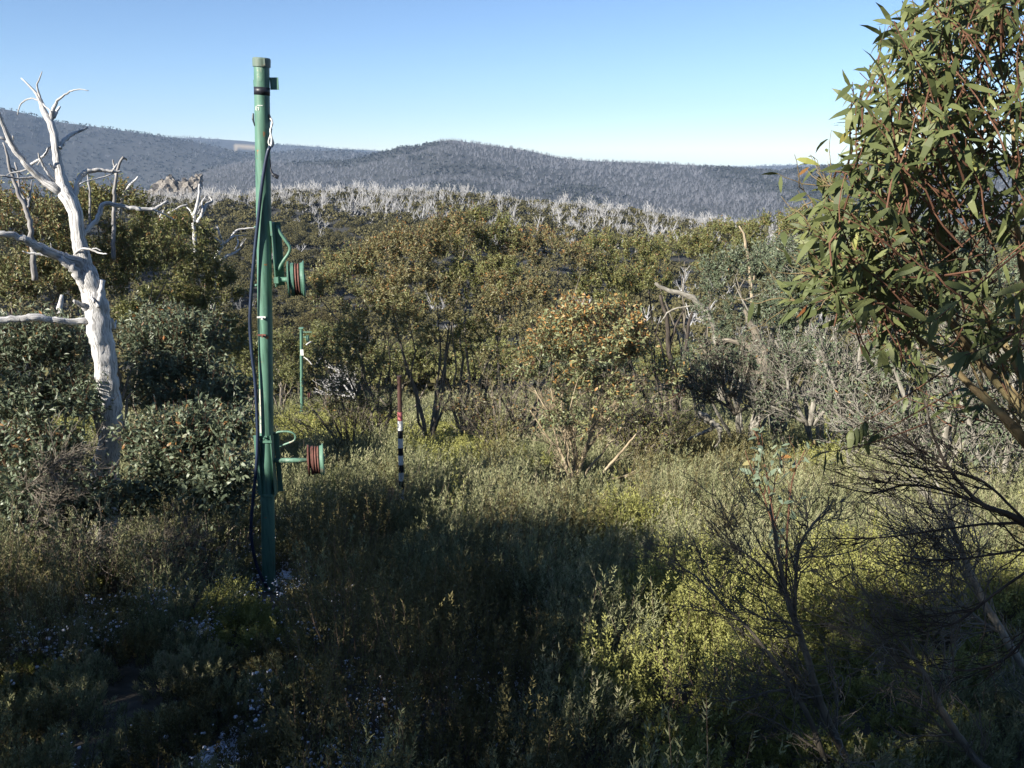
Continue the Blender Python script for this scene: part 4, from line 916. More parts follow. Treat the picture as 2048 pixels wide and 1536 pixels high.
dead('thin dead stem with a knobbly top rising behind the arched limb', 19, [[(226, 520, 9), (228, 420, 7), (229, 378, 7), (232, 352, 6), (235, 338, 6), (241, 322, 5), (247, 314, 5)], [(231, 350, 4), (229, 335, 4), (226, 320, 3)], [(178, 470, 6), (180, 390, 4), (177, 365, 4), (175, 350, 2)], [(244, 318, 4), (250, 316, 4), (253, 320, 3)]], 'dead_grey', (226, 780))
dead('slanting broken dead branch sticking out of the olive crown', 20, [[(235, 440, 8), (250, 385, 6), (262, 368, 5), (276, 353, 3)]], 'dead_white', (230, 780))
dead('forked white dead tree rising right of the leafy crown', 26, [[(392, 520, 9), (387, 440, 7), (393, 418, 7), (397, 395, 6), (399, 368, 4)], [(396, 445, 7), (405, 425, 7), (412, 410, 6), (424, 402, 5), (418, 394, 3)], [(405, 425, 4), (404, 405, 4), (412, 393, 3)], [(388, 435, 4), (380, 420, 3), (372, 414, 2)], [(320, 440, 5), (340, 425, 5), (360, 414, 4), (375, 408, 2)], [(316, 440, 4), (325, 425, 3), (330, 415, 2)]], 'dead_white', (392, 760))
dead('white dead tree with arms reaching right to the green pole', 24, [[(425, 620, 10), (430, 530, 8), (437, 505, 7), (445, 488, 6), (440, 472, 5), (433, 450, 3)], [(443, 490, 6), (460, 478, 5), (470, 464, 5), (485, 458, 4), (512, 456, 3)], [(440, 522, 5), (455, 512, 6), (470, 505, 5), (480, 497, 3)], [(443, 486, 3), (430, 476, 3), (414, 478, 2)], [(460, 478, 3), (470, 472, 3), (492, 470, 2)], [(470, 500, 3), (476, 485, 3), (474, 475, 2)]], 'dead_white', (425, 780))
dead('short pale dead trunk standing behind the low white limb', 17, [[(133, 760, 16), (128, 680, 15), (122, 640, 13), (120, 610, 10), (124, 590, 6)]], 'dead_white', (135, 800))
dead('bare pale stick rising from the golden crown on the right', 33, [[(1506, 640, 8), (1500, 540, 7), (1497, 512, 6), (1491, 488, 6), (1488, 468, 5), (1478, 452, 3)], [(1508, 560, 4), (1513, 508, 4), (1521, 490, 3)]], 'bark_cream', (1506, 760))
dead('small white dead branches just right of the far green pole', 52, [[(630, 735, 5), (635, 725, 4), (642, 715, 4), (650, 702, 2)], [(635, 725, 3), (640, 710, 3), (641, 695, 2)], [(628, 735, 3), (618, 722, 2), (608, 714, 2)], [(612, 690, 2.5), (622, 684, 3), (630, 690, 2)]], 'dead_white', (630, 800))
dead('long leaning lichen grey limb arching over the dark stems right of centre', 27, [[(1445, 800, 20), (1440, 720, 18), (1428, 660, 16), (1412, 625, 14), (1390, 600, 13), (1362, 588, 11), (1330, 578, 9), (1310, 566, 6)], [(1425, 640, 6), (1405, 640, 5), (1392, 636, 3)], [(1408, 616, 5), (1380, 612, 4), (1340, 622, 4), (1325, 640, 3)]], 'bark_pale', (1446, 830), 'tree', 'old_tree')
dead('thick old grey trunk half hidden among grey stems on the right', 23.5, [[(1560, 860, 34), (1545, 790, 32), (1530, 730, 28), (1515, 680, 20), (1500, 645, 12), (1488, 620, 6)], [(1525, 710, 14), (1490, 690, 11), (1450, 680, 8), (1430, 690, 4)], [(1538, 760, 18), (1500, 745, 12), (1470, 750, 7)]], 'bark_grey', (1560, 870), 'tree', 'old_tree', sides=12)
dead('two tall dark bare stems in the gap right of the orange tipped gum', 28.5, [[(1350, 830, 12), (1348, 760, 11), (1338, 700, 10), (1335, 640, 9), (1320, 590, 6)], [(1352, 820, 12), (1362, 750, 10), (1372, 690, 8), (1380, 640, 6), (1400, 590, 4)], [(1340, 690, 6), (1352, 650, 5), (1368, 620, 3)]], 'bark_dark', (1350, 840), 'tree', 'bare_tree')
lg = dead('broken white log lying in the heath right of centre', 19.5, [[(1396, 826, 12), (1410, 836, 16), (1432, 852, 14), (1445, 862, 9)], [(1432, 852, 10), (1400, 868, 8), (1375, 880, 5)], [(1436, 856, 8), (1440, 880, 6), (1430, 895, 3)]], 'bark_pale', (1415, 845), 'log', 'fallen_log')
dead('bare pale low limb spreading right from the foot of the small orange tipped gum', 17.7, [[(1166, 985, 10), (1185, 980, 9), (1198, 966, 8), (1206, 945, 6), (1228, 920, 6), (1252, 893, 5), (1272, 868, 3)], [(1198, 966, 5), (1225, 958, 4), (1255, 950, 3), (1290, 930, 2)], [(1250, 955, 2.5), (1275, 945, 2), (1310, 938, 1.5)], [(1252, 893, 3), (1262, 880, 3), (1280, 862, 1.5)], [(1215, 932, 2.5), (1245, 915, 2), (1265, 905, 1.5)]], 'bark_cream', (1160, 990), 'branch', 'low_branch')

# ------------------------------------------------------------------ twiggy stems: bare shrubs and the near gum
def twiggy(ac, mains, d, g, nt=14, depth=2, ln=.5, dirb=(0, 0, .5), sides=5, tw=.0022, rnd=None):
    paths, rads = [], []
    tips = []
    def grow(p0, d0, L_, r_, lev):
        t = np.linspace(0, 1, 7)[:, None]; w_ = np.cumsum(g.randn(7, 3), 0) * L_ * .035
        p = p0 + d0 * L_ * t + A(dirb) * L_ * .25 * t * t + w_ - w_[0]
        paths.append(p); rads.append(r_ * (1 - .75 * t[:, 0]) + tw * .35); tips.append((p[-1], nrm(p[-1] - p[-2])))
        if lev > 0:
            for _ in range(3 + g.randint(3)):
                k = 1 + g.randint(5); dd = nrm(nrm(p[k + 1] - p[k]) + g.randn(3) * .5 + A(dirb) * .3)
                grow(p[k], dd, L_ * (.35 + .3 * g.rand()), max(r_ * .5, tw), lev - 1)
    for pts in mains:
        s = limb(ac, pts, d, max(10, 4 * len(pts)), 8, pts[0][3] if len(pts[0]) > 3 else 0, lump=.05, seed=g.randint(999), rough=.15)
        for _ in range(nt):
            f = .15 + .83 * g.rand(); k = int(f * (len(s) - 2)); tg = nrm(s[k + 1, :3] - s[k, :3])
            dd = nrm(tg + g.randn(3) * .55 + A(dirb) * .4); grow(s[k, :3], dd, ln * (.5 + .8 * g.rand()) * (1.15 - .5 * f), max(min(s[k, 3] * .5, .008), tw), depth - 1)
    if paths: tubes(ac, A(paths), A(rads), 3)
    return tips

g = rs(33)
def leafy(ac, tips, g, per, L, W, segs=3, droop=.35, tipf=.15, mat=0, back=.25):
    P0 = A([t[0] for t in tips]); D0 = A([t[1] for t in tips]); n = len(P0) * per
    i = np.repeat(np.arange(len(P0)), per); B = P0[i] - D0[i] * (g.rand(n) * back)[:, None]
    D = nrm(D0[i] * .5 + nrm(g.randn(n, 3)) * .75 + A([0, 0, -droop])); N = nrm(g.randn(n, 3) * .6 + A([-.3, -.5, .7]))
    rn = np.clip(.12 + .35 * g.rand(len(P0))[i] + .35 * g.rand(n), 0, .85); rn = np.where(g.rand(n) < tipf, .86 + .14 * g.rand(n), rn)
    Ls = L * (.55 + .6 * g.rand(n)); leaves(ac, B, D, N, Ls, Ls * W / L * (.7 + .6 * g.rand(n)), rn, segs, .08 + .4 * g.rand(n)[:, None], mat=mat)

e = empty('dead_tree', gb(700, 46), 'fallen dead tree skeleton with thin pale branches lying left of the thicket', 'dead tree'); ac = Acc()
twiggy(ac, [[(712, 800, 4), (700, 785, 4), (685, 768, 3), (662, 760, 2)], [(712, 798, 3.5), (705, 775, 3), (690, 752, 2.5), (670, 748, 1.5)], [(700, 792, 3), (680, 790, 3), (655, 780, 2)], [(716, 795, 3), (712, 770, 2.5), (704, 755, 1.5)]], 46, g, nt=9, depth=2, ln=1.3, dirb=(-.3, 0, .2), tw=.012)
ac.build('branches', M['dead_white'], e, origin=e.location)
# forked pale stems of the small gum, feeding twigs into its crown
e = [o for o in COL.objects if o.name.startswith('snow_gum') and o.get('label', '').startswith('small orange tipped')][0]; ac = Acc()
twiggy(ac, [[(1148, 1010, 13), (1147, 985, 12), (1150, 962, 11), (1160, 935, 9), (1172, 900, 8), (1183, 860, 7), (1192, 820, 5), (1205, 770, 3)], [(1147, 975, 9), (1138, 950, 8), (1128, 920, 7), (1118, 897, 6), (1100, 880, 4), (1080, 850, 3), (1060, 820, 2)],
 [(1152, 958, 7), (1150, 920, 6), (1142, 885, 5), (1130, 850, 4), (1110, 810, 3), (1100, 770, 2)], [(1160, 935, 6), (1152, 900, 5), (1148, 870, 5), (1150, 830, 4), (1160, 770, 2)], [(1172, 905, 6), (1195, 870, 5), (1220, 835, 4), (1250, 790, 3)], [(1118, 900, 4), (1112, 870, 4), (1098, 830, 3), (1070, 780, 2)], [(1183, 865, 5), (1205, 820, 4), (1215, 770, 2)]], 17.8, g, nt=10, depth=3, ln=.70, dirb=(0, 0, .5), tw=.0045)
ac.build('stems', M['bark_cream'], e, origin=e.location, smooth=True)
# bare shrub in front, lower right
e = empty('bare_shrub', gb(1720, 4.3), 'tall bare twiggy shrub rising from the bottom edge right of centre', 'shrub')
ac = Acc()
mains = [[(1740, 1600, 17), (1700, 1530, 16), (1655, 1440, 15), (1625, 1350, 14), (1600, 1270, 13), (1575, 1200, 12), (1558, 1120, 8), (1548, 1060, 6), (1540, 1010, 4)],
 [(1690, 1600, 13), (1650, 1520, 12), (1615, 1430, 11), (1560, 1340, 8), (1500, 1260, 6), (1450, 1215, 5), (1400, 1160, 4), (1340, 1120, 2)],
 [(1590, 1240, 8), (1592, 1150, 7), (1600, 1090, 6), (1625, 1050, 4), (1650, 1020, 2.5)], [(1600, 1270, 6), (1570, 1190, 5), (1520, 1130, 4), (1470, 1090, 3), (1420, 1040, 2)],
 [(1640, 1400, 6), (1560, 1380, 5), (1480, 1400, 4), (1420, 1395, 2)], [(1700, 1540, 7), (1620, 1490, 5), (1540, 1440, 4), (1440, 1410, 2)]]
tips = twiggy(ac, mains, 4.5, g, nt=11, depth=3, ln=.52, dirb=(-.2, .1, .4))
ac.build('stems', M['bark_grey'], e, origin=e.location, smooth=True)

# leafy young gum shoots behind the bare shrub
e = empty('snow_gum_sapling', gb(1560, 6.0), 'sparse young gum shoots with blue green leaves and red stems above the bare shrub', 'sapling')
ac = Acc(); tips = twiggy(ac, [[(1570, 1190, 5), (1550, 1060, 4), (1535, 960, 3.5), (1520, 890, 3), (1505, 855, 2)], [(1572, 1180, 5), (1575, 1060, 4), (1585, 960, 3), (1610, 900, 2)], [(1560, 1100, 4), (1530, 1000, 3), (1500, 930, 2), (1490, 900, 1.5)]], 5.6, g, nt=6, depth=1, ln=.28, dirb=(0, 0, .8))
ac.build('stems', M['twig_orange'], e, origin=e.location)
ac = Acc(); leafy(ac, tips, g, 5, .085, .032, droop=.1, tipf=.06); ac.build('foliage', M['leaf_teal'], e, origin=e.location)

# tall bare stems at the lower right corner
SH = [('slanting bare grey sapling in the deep shade at the lower right', 4.2, 1980, [[(2010, 1600, 17), (1960, 1530, 16), (1900, 1450, 15), (1868, 1390, 13), (1845, 1340, 11), (1815, 1300, 8), (1790, 1270, 5), (1782, 1235, 3)], [(1845, 1345, 7), (1810, 1330, 5), (1770, 1300, 3), (1760, 1290, 2)], [(1830, 1320, 6), (1820, 1270, 4), (1812, 1210, 2)]], 'bark_grey', 12, .55),
      ('pale slanting bare sapling crossing the sunlit heath at the right edge', 5.2, 2120, [[(2180, 1560, 18), (2090, 1400, 17), (2020, 1290, 16), (1965, 1200, 15), (1930, 1120, 12), (1908, 1060, 9), (1895, 1010, 6), (1870, 960, 3)], [(1950, 1170, 7), (1910, 1120, 5), (1870, 1080, 4), (1850, 1060, 2)], [(2010, 1270, 8), (1960, 1240, 6), (1900, 1190, 4), (1850, 1180, 2)]], 'bark_pale', 18, .6)]
for lab, d, bp_, mains, mt, nt_, ln in SH:
    e = empty('bare_sapling', gb(bp_, d), lab, 'sapling', 'bare saplings at the lower right'); ac = Acc()
    twiggy(ac, mains, d, g, nt=nt_, depth=3, ln=ln, dirb=(-.35, .1, .3)); ac.build('stems', M[mt], e, origin=e.location, smooth=True)
# dark branches reaching left across the heath
e = empty('bare_sapling', gb(2200, 4.0), 'dark bare sapling whose long thin twigs reach left across the sunlit heath', 'sapling', 'bare saplings at the lower right')
ac = Acc(); mains = [[(2200, 1300, 16), (2120, 1130, 14), (2048, 1045, 12), (1960, 1005, 9), (1900, 940, 7), (1870, 880, 5), (1850, 800, 3)], [(2048, 1045, 7), (1950, 1050, 5), (1860, 1062, 4), (1760, 1075, 3), (1620, 1078, 2)],
 [(1990, 1020, 6), (1900, 985, 5), (1820, 970, 4), (1740, 985, 3), (1660, 968, 2)], [(2060, 1050, 6), (1960, 960, 5), (1860, 940, 4), (1780, 925, 3), (1700, 900, 2)], [(2090, 1090, 6), (1980, 1110, 5), (1880, 1120, 4), (1790, 1110, 2)], [(2100, 1110, 6), (2000, 1180, 5), (1900, 1250, 4), (1820, 1230, 2)], [(2120, 1160, 7), (2030, 1300, 5), (1940, 1340, 4), (1840, 1330, 2)]]
twiggy(ac, mains, 4.0, g, nt=10, depth=2, ln=.45, dirb=(-.6, .1, .15)); ac.build('stems', M['bark_dark'], e, origin=e.location, smooth=True)
# tangle of dead brushwood under the dead tree
e = empty('brushwood', gb(180, 9.6), 'tangle of dead grey brushwood under the dead tree', 'brushwood'); ac = Acc()
mains = [[(40, 1190, 6), (110, 1130, 5), (190, 1100, 4), (260, 1080, 2)], [(120, 1100, 10), (160, 1125, 12), (215, 1165, 12), (260, 1200, 10)], [(200, 1060, 5), (280, 1110, 4), (360, 1150, 4), (430, 1150, 2)], [(0, 1120, 5), (60, 1100, 4), (130, 1080, 3), (200, 1090, 2)], [(250, 1190, 4), (320, 1170, 4), (390, 1165, 3), (440, 1140, 2)], [(-20, 1060, 5), (60, 1040, 4), (110, 1000, 3), (150, 960, 2)], [(20, 1010, 5), (70, 960, 4), (120, 920, 3), (160, 900, 2)], [(300, 1160, 4), (340, 1110, 3), (400, 1080, 2)]]
twiggy(ac, mains, 9.5, g, nt=30, depth=3, ln=.55, dirb=(.1, -.2, .05), tw=.003); ac.build('twigs', M['bark_grey'], e, origin=e.location)

# pale multi stemmed trees at the right edge, behind the near gum
for lab, bp_, d, mains, mt in [
 ('pale straight stemmed bare tree second from the right edge', 1710, 15.5, [[(1700, 930, 13), (1706, 860, 12), (1712, 790, 11), (1722, 700, 9), (1740, 600, 6)], [(1700, 930, 10), (1690, 860, 9), (1675, 790, 8), (1640, 700, 5)], [(1702, 920, 8), (1740, 850, 7), (1765, 770, 6), (1780, 690, 4)]], 'bark_pale'),
 ('pale bare tree with a cluster of leaning stems near the right edge', 1880, 14.5, [[(1878, 960, 17), (1886, 900, 15), (1895, 840, 13), (1905, 760, 11), (1915, 660, 8)], [(1876, 960, 12), (1850, 890, 11), (1820, 820, 10), (1790, 740, 8), (1760, 650, 5)], [(1884, 950, 12), (1930, 880, 10), (1970, 800, 8), (2000, 700, 6)], [(1872, 955, 9), (1820, 900, 8), (1780, 860, 6), (1720, 830, 3)]], 'bark_pale'),
 ('grey bare tree with fine branching twigs at the very right edge', 2010, 13.5, [[(2000, 990, 15), (2010, 920, 13), (2020, 840, 11), (2030, 740, 8)], [(1996, 985, 11), (1960, 920, 9), (1940, 850, 8), (1900, 760, 5)], [(2006, 980, 11), (2060, 900, 9), (2100, 820, 7)]], 'bark_pale'),
 ('grey bare bushy tree with spiky low branches beside the old grey trunk', 1460, 21, [[(1470, 830, 9), (1450, 780, 8), (1430, 730, 6), (1400, 690, 4)], [(1470, 830, 9), (1490, 770, 7), (1500, 720, 5)], [(1465, 820, 7), (1420, 790, 5), (1380, 760, 3)], [(1475, 825, 7), (1530, 790, 6), (1560, 740, 4)]], 'bark_grey'),
 ('grey bare bushy tree right of the old grey trunk', 1620, 20, [[(1620, 850, 12), (1630, 780, 10), (1640, 700, 8), (1660, 640, 5)], [(1615, 850, 9), (1580, 790, 7), (1570, 730, 5), (1550, 680, 4)], [(1626, 850, 9), (1670, 790, 7), (1690, 730, 5)], [(1610, 845, 7), (1560, 820, 5), (1510, 800, 3)]], 'bark_pale')]:
    e = empty('bare_tree', gb(bp_, d), lab, 'tree', 'bare stemmed trees at the right'); ac = Acc()
    tips = twiggy(ac, mains, d, g, nt=20, depth=3, ln=1.0, dirb=(-.1, 0, .35), tw=.0085); ac.build('stems', M[mt], e, origin=e.location, smooth=True)
    ac = Acc(); leafy(ac, [t_ for t_ in tips if g.rand() < .55], g, 3, .10, .035, segs=1, droop=.3, tipf=.05, back=.3); ac.build('foliage', M['leaf_grey'], e, origin=e.location)
# bare twiggy skirts under the thicket crowns
for k, (bp_, d, lab) in enumerate([(700, 25, 'bare twiggy understorey at the left foot of the thicket'), (1000, 24.5, 'grey bare twigs at the foot of the thicket left of the small gum'), (1270, 22, 'bare brown twigs right behind the small orange tipped gum')]):
    b_ = gb(bp_, d); s = d / FPX; e = empty('bare_shrub', b_, lab, 'shrub', 'bare twiggy shrubs in the thicket'); ac = Acc()
    x0, y0 = proj(b_); mains = [[(x0 + g.randn() * 8, y0, 6), (x0 + a * .4, y0 - 50, 5), (x0 + a, y0 - 90 - 40 * g.rand(), 3)] for a in (-90, -50, -15, 20, 60, 95)]
    tips = twiggy(ac, mains, d, g, nt=7, depth=3, ln=1.5, dirb=(0, 0, .6), tw=.007); ac.build('stems', M['bark_grey'], e, origin=b_, smooth=True)
    ac = Acc(); leafy(ac, tips, g, 3, .11, .038, segs=1, droop=.3, tipf=.08, back=.4); ac.build('foliage', M['leaf_brown' if k == 1 else 'leaf_olive'], e, origin=b_)

# ------------------------------------------------------------------ the near snow gum on the right
DN = 3.3
e = empty('snow_gum', gb(2350, 4.0), 'close leafy snow gum with glossy green leaves filling the upper right', 'tree'); nb = e.location
ac = Acc()
mains = [[(2330, 1500, 60, .6), (2200, 1080, 40, .5), (2100, 900, 26), (2040, 815, 21), (1960, 720, 18), (1890, 625, 16), (1830, 540, 12), (1790, 440, 9), (1770, 330, 6), (1790, 200, 3)],
 [(2200, 1100, 26, .3), (2048, 880, 18), (1960, 790, 15), (1870, 700, 10), (1780, 640, 7), (1700, 600, 4), (1650, 570, 3)], [(2200, 1080, 22, .2), (2090, 850, 16), (2010, 690, 15), (1940, 590, 14), (1880, 480, 10), (1850, 350, 7), (1850, 200, 4), (1880, 80, 3)],
 [(2200, 1050, 20, .3), (2110, 760, 16), (2050, 560, 13), (2030, 400, 10), (2025, 240, 7), (1990, 100, 4), (1960, 0, 3)], [(1960, 720, 8), (1860, 600, 6), (1760, 500, 5), (1700, 430, 4), (1660, 400, 3)], [(1890, 625, 7), (1800, 570, 5), (1720, 540, 4), (1650, 500, 3)]]
tips0 = twiggy(ac, mains, DN, g, nt=9, depth=2, ln=.40, dirb=(-.1, 0, .35), tw=.002)
ac.build('trunk', M['bark_yellow'], e, origin=nb, smooth=True)
# sprays: twigs ending in leaf bunches through the crown volume
edge_y = A([-80, 0, 100, 200, 300, 400, 500, 600, 660]); edge_x = A([1870, 1820, 1730, 1685, 1670, 1625, 1605, 1620, 1670])
n = 690; py = -120 + 810 * g.rand(n) ** .92; ex = np.interp(py, edge_y, edge_x) + 75 * (vn(py / 55, py * 0, 3) - .45); px = ex + 18 + (g.rand(n) ** 1.5) * 640
lo = ((py > 570) & (g.rand(n) < .5)) | ((py > 400) & (px > 1760) & (g.rand(n) < .6)); px, py = px[~lo], py[~lo]; n = len(px); dd = DN + (g.rand(n) - .45) * 1.3 + (px - 1700) / 2200
C = P(px, py, dd); 
core = P(2060, 640, 3.9)
D0 = nrm(C - core); D0 = nrm(D0 * .8 + A([-.15, 0, .35]) + g.randn(n, 3) * .35)
t = np.linspace(0, 1, 6)[None, :, None]; Lt = (.22 + .2 * g.rand(n))[:, None, None]
pth = C[:, None] - D0[:, None] * Lt * (1 - t) + A([0, 0, -.12]) * Lt * (1 - t) ** 2 + g.randn(n, 6, 3) * .006
ac = Acc(); tubes(ac, pth, np.repeat([np.linspace(.0038, .0015, 6)], n, 0), 4, mat=1)
tips = [(pth[i, -1], D0[i]) for i in range(n)] 
leafy(ac, tips, g, 8, .104, .0215, droop=.6, tipf=.012, back=.22)
leafy(ac, [t_ for t_ in tips0 if proj(t_[0])[1] < 620], g, 3, .09, .022, droop=.5, tipf=.01)
# small gum nuts in the shaded inside
q = 1500; i = g.randint(0, n, q); c = pth[i, 2] + g.randn(q, 3) * .02; oc = ico[:6]
r_ = (.004 + .003 * g.rand(q))[:, None, None]; v = A([(0, 0, 1), (1, 0, 0), (0, 1, 0), (-1, 0, 0), (0, -1, 0), (0, 0, -1)])[None] * r_ + c[:, None]
f = A([(0, 1, 2), (0, 2, 3), (0, 3, 4), (0, 4, 1), (5, 2, 1), (5, 3, 2), (5, 4, 3), (5, 1, 4)]); ac.add(v, tris=(f[None] + (np.arange(q) * 6)[:, None, None]).reshape(-1, 3), mat=1)
ac.build('crown', [M['leaf_near'], M['twig_orange']], e, origin=nb)
# low hanging leafy sprays
ac = Acc(); tp_ = [(P(1780 + 300 * g.rand(), 620 + 200 * g.rand() ** 1.3, 4.2 + g.rand()), nrm(A([-.5, 0, .1]) + g.randn(3) * .5)) for _ in range(46)] + [(P(a, b_, d), nrm(A([-.6, 0, -.3]) + g.randn(3) * .3)) for a, b_, d in [(1650, 560, 3.2), (1700, 540, 3.1), (1760, 600, 3.1), (1830, 560, 3.0), (1900, 590, 3.0), (1960, 560, 3.1), (2020, 600, 2.9), (1990, 680, 3.0), (2040, 640, 3.0), (1720, 690, 3.4), (1760, 700, 3.3), (1870, 640, 2.6), (1700, 860, 3.8), (1720, 880, 3.8), (1930, 710, 2.8), (2035, 745, 2.8), (1590, 570, 3.4), (1600, 615, 3.4), (1640, 905, 3.6)]]
leafy(ac, tp_, g, 7, .11, .025, droop=.6, tipf=.02, back=.1)
p_ = A([np.stack([t_[0] - t_[1] * .35 * (1 - s) + A([.12, .05, .1]) * (1 - s) ** 2 for s in np.linspace(0, 1, 6)]) for t_ in tp_]); tubes(ac, p_, np.repeat([np.linspace(.004, .0015, 6)], len(tp_), 0), 4, mat=1)
ac.build('leaf_sprays', [M['leaf_near'], M['twig_orange']], e, origin=nb)

# ------------------------------------------------------------------ trees down the cleared line and left of it
for k, (bp_, d, lobes, lab, mt) in enumerate([
 (500, 48, [(490, 720, 50, 50, 48), (520, 770, 45, 30, 47)], 'dark rounded tree just left of the far green pole', 'leaf_olive'),
 (560, 62, [(560, 720, 45, 60, 62), (585, 760, 30, 30, 60)], 'dark olive tree directly behind the far green pole', 'leaf_olive'),
 (655, 62, [(650, 700, 45, 50, 62)], 'olive tree between the far green pole and the thicket', 'leaf_olive'),
 (530, 90, [(530, 660, 40, 35, 90), (480, 680, 40, 35, 90)], 'olive tree behind the pole in the dip of the slope', 'leaf_far'),
 (640, 95, [(640, 655, 45, 35, 95)], 'olive tree at the lip of the dip above the far pole', 'leaf_far'),
 (800, 46, [(790, 740, 90, 45, 46)], 'olive shrub seen low between the stems of the leftmost thicket trees', 'leaf_olive'),
 (1180, 50, [(1180, 730, 100, 45, 50)], 'olive shrub half hidden behind the small orange tipped gum', 'leaf_grey'),
 (1470, 40, [(1480, 760, 70, 45, 40)], 'grey green shrub behind the bare bushy trees', 'leaf_grey'),
 (1345, 45, [(1345, 740, 60, 40, 45)], 'green shrub seen through the gap between the dark stems', 'leaf_olive'),
 (1000, 44, [(1000, 740, 100, 45, 44)], 'olive shrub seen through the stems of the thicket', 'leaf_olive')]):
    gum('snow_gum', lab, 'tree', 1200 + k, gb(bp_, d), lobes, ('bark_grey', mt, 'twig_brown'), 'snow gums down the cleared line', nclus=150, per=60, L=.20, W=.07, tipf=.03, r0=.1, twr=.008, twl=.6, nstem=5)

# ------------------------------------------------------------------ trees uphill to the left that shade the foreground
POLY = A([(-500, 1200), (200, 1195), (430, 1215), (560, 1240), (590, 1120), (640, 1085), (700, 1072), (840, 1060), (1000, 1058), (1150, 1070), (1290, 1070), (1350, 1115), (1400, 1165), (1500, 1245), (1600, 1240), (1700, 1210), (1850, 1200), (2100, 1205), (2700, 1215), (2700, 2400), (-500, 2400)], float)
def inpoly(x, y, pg):
    c = np.zeros(x.shape, bool); j = len(pg) - 1
    for i in range(len(pg)):
        c ^= ((pg[i, 1] > y) != (pg[j, 1] > y)) & (x < (pg[j, 0] - pg[i, 0]) * (y - pg[i, 1]) / (pg[j, 1] - pg[i, 1] + 1e-9) + pg[i, 0]); j = i
    return c
def ell(x, y, a, b, c, d): return ((x - a) / c) ** 2 + ((y - b) / d) ** 2 < 1
gx, gy = np.meshgrid(np.arange(-9, 11, .32), np.arange(1.0, 26, .38)); gx = (gx + (g.rand(*gx.shape) - .5) * .36).ravel(); gy = (gy + (g.rand(*gy.shape) - .5) * .42).ravel()
gz = height(gx, gy) + .55; sx, sy = proj(np.stack([gx, gy, gz], -1)); gz0 = g.rand(len(gx))
sh = inpoly(sx, sy, POLY) & (gz0 > .0)
for (a, b_, c, d_, pr_) in [(1330, 1320, 175, 100, 1.1), (1460, 1250, 130, 75, 1.1), (230, 1350, 110, 70, .55), (480, 1200, 60, 30, .5), (1150, 1440, 70, 90, .5), (100, 1250, 60, 40, .4), (800, 1170, 60, 40, .3)]:
    sh &= ~(ell(sx, sy, a, b_, c, d_) & (g.rand(len(gx)) < pr_))
sh |= ell(sx, sy, 560, 1130, 60, 90) | ell(sx, sy, 620, 893, 150, 34) | ell(sx, sy, 470, 900, 90, 40)
gx, gy, gz = gx[sh], gy[sh], gz[sh]
need = (gx + .62 * gy + 2.0) / (.766 + .62 * .643)
sdist = np.maximum(need, 7.5) + 2.2 * g.rand(len(gx)); tosun = A([-math.sin(SUN_AZ), -math.cos(SUN_AZ), math.tan(SUN_EL)])
CC = np.stack([gx, gy, gz], -1) + tosun * sdist[:, None]
for _ in range(4): CC = np.where((np.hypot(CC[:, 0], CC[:, 1]) < 6.0)[:, None], CC + tosun * 1.2, CC)
for pp_ in np.linspace(1010, 1195, 24):
    for o_ in (-.14, 0, .14):
        for u_ in (0, 1): CC = np.concatenate([CC, (on(pp_) + A([o_, -.05 + .1 * u_, 0]) + tosun * (10.5 + 2 * g.rand()))[None]])
for pp_ in np.linspace(985, 1060, 8): CC = np.concatenate([CC, (P(802, pp_, 14.8) + tosun * (14.5 + g.rand()))[None]])
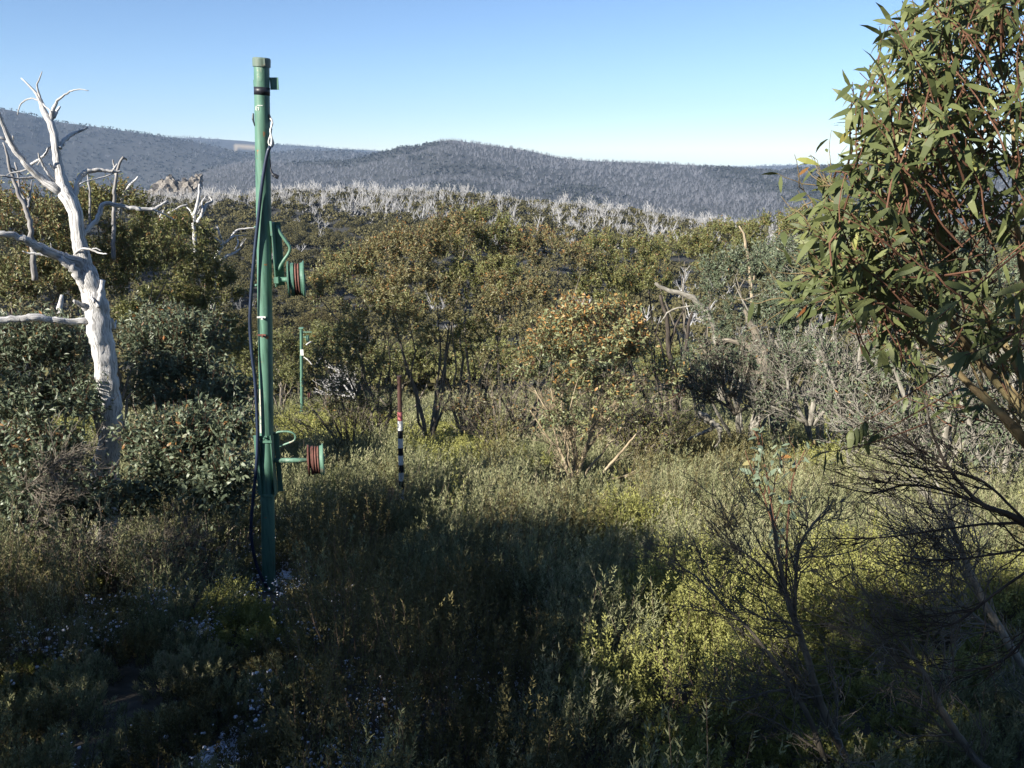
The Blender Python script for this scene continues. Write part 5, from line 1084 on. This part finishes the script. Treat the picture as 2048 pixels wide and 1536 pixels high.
# share the foliage out among a handful of trees
K = 11; cen = CC[g.choice(len(CC), K, replace=False)]
for _ in range(14):
    lab_ = np.argmin(np.linalg.norm((CC[:, None] - cen[None]) * A([1, 1, .3]), axis=-1), 1)
    cen = A([CC[lab_ == k].mean(0) if (lab_ == k).any() else cen[k] for k in range(K)])
ok = cen[:, 0].argsort()
for j, k in enumerate(ok):
    c = CC[lab_ == k]
    if len(c) < 5: continue
    b_ = A([cen[k][0], cen[k][1], 0]); b_[2] = hz(b_[0], b_[1]); c = c - b_
    wood, leaf = crown_parts(1500 + k, [(0, 0, 2, 1, 1, 1)], CE=c, nclus=len(c), per=72, L=.17, W=.07, r0=.08, nstem=5, twl=.36, tipf=.1, stem_lean=.3)
    e = empty('snow_gum', b_, 'snow gum standing out of view uphill to the left, number %d of the row counted from the left' % (j + 1), 'tree', 'snow gums uphill to the left')
    e['label'] = ['snow gum uphill beyond the left edge, farthest from the tower', 'snow gum uphill beyond the left edge, next to the farthest one', 'snow gum uphill to the left, third from the far end', 'snow gum uphill to the left, fourth from the far end', 'snow gum uphill to the left, fifth from the far end', 'snow gum uphill to the left, in the middle of the row', 'snow gum uphill to the left, just right of the middle', 'snow gum uphill to the left, fourth from the near end', 'snow gum uphill to the left, third from the near end', 'snow gum uphill to the left, second from the near end', 'snow gum uphill behind the viewer, nearest end of the row'][j]
    wood.build('trunk', M['bark_grey'], e, smooth=True); leaf.build('crown', [M['leaf_olive'], M['twig_orange']], e)

# unseen snow gums added behind and right of the viewer to block sky light
for k, (x, y, hh, rr_) in enumerate([(1.5, -5.5, 7.5, 2.4), (5.5, -5.0, 8.0, 2.6), (10, -4.0, 8.0, 2.8), (3.5, -9.5, 9.5, 3.0), (9, -9.5, 9.5, 3.2), (14.5, -6.5, 9.0, 3.2)]):
    z = hz(x, y); lb = [(0, 0, hh * .68, rr_, rr_, hh * .3), (.8, -.5, hh * .42, rr_ * .9, rr_ * .9, hh * .3), (-.8, .5, hh * .36, rr_ * .9, rr_ * .9, hh * .28)]
    wood, leaf = crown_parts(1700 + k, lb, nclus=260, per=60, L=.20, W=.08, r0=.1, nstem=5, twl=.5, tipf=.05, shell=.4)
    e = empty('snow_gum', (x, y, z), 'unseen gum added to block sky light, %s' % ['just behind', 'a few steps to the right', 'right of the nearest ones', 'tall in the back row', 'tall at the right of the back row', 'farthest to the right'][k], 'tree', 'gums added behind the viewer to block sky light')
    wood.build('trunk', M['bark_grey'], e, smooth=True); leaf.build('crown', [M['leaf_olive'], M['twig_orange']], e)
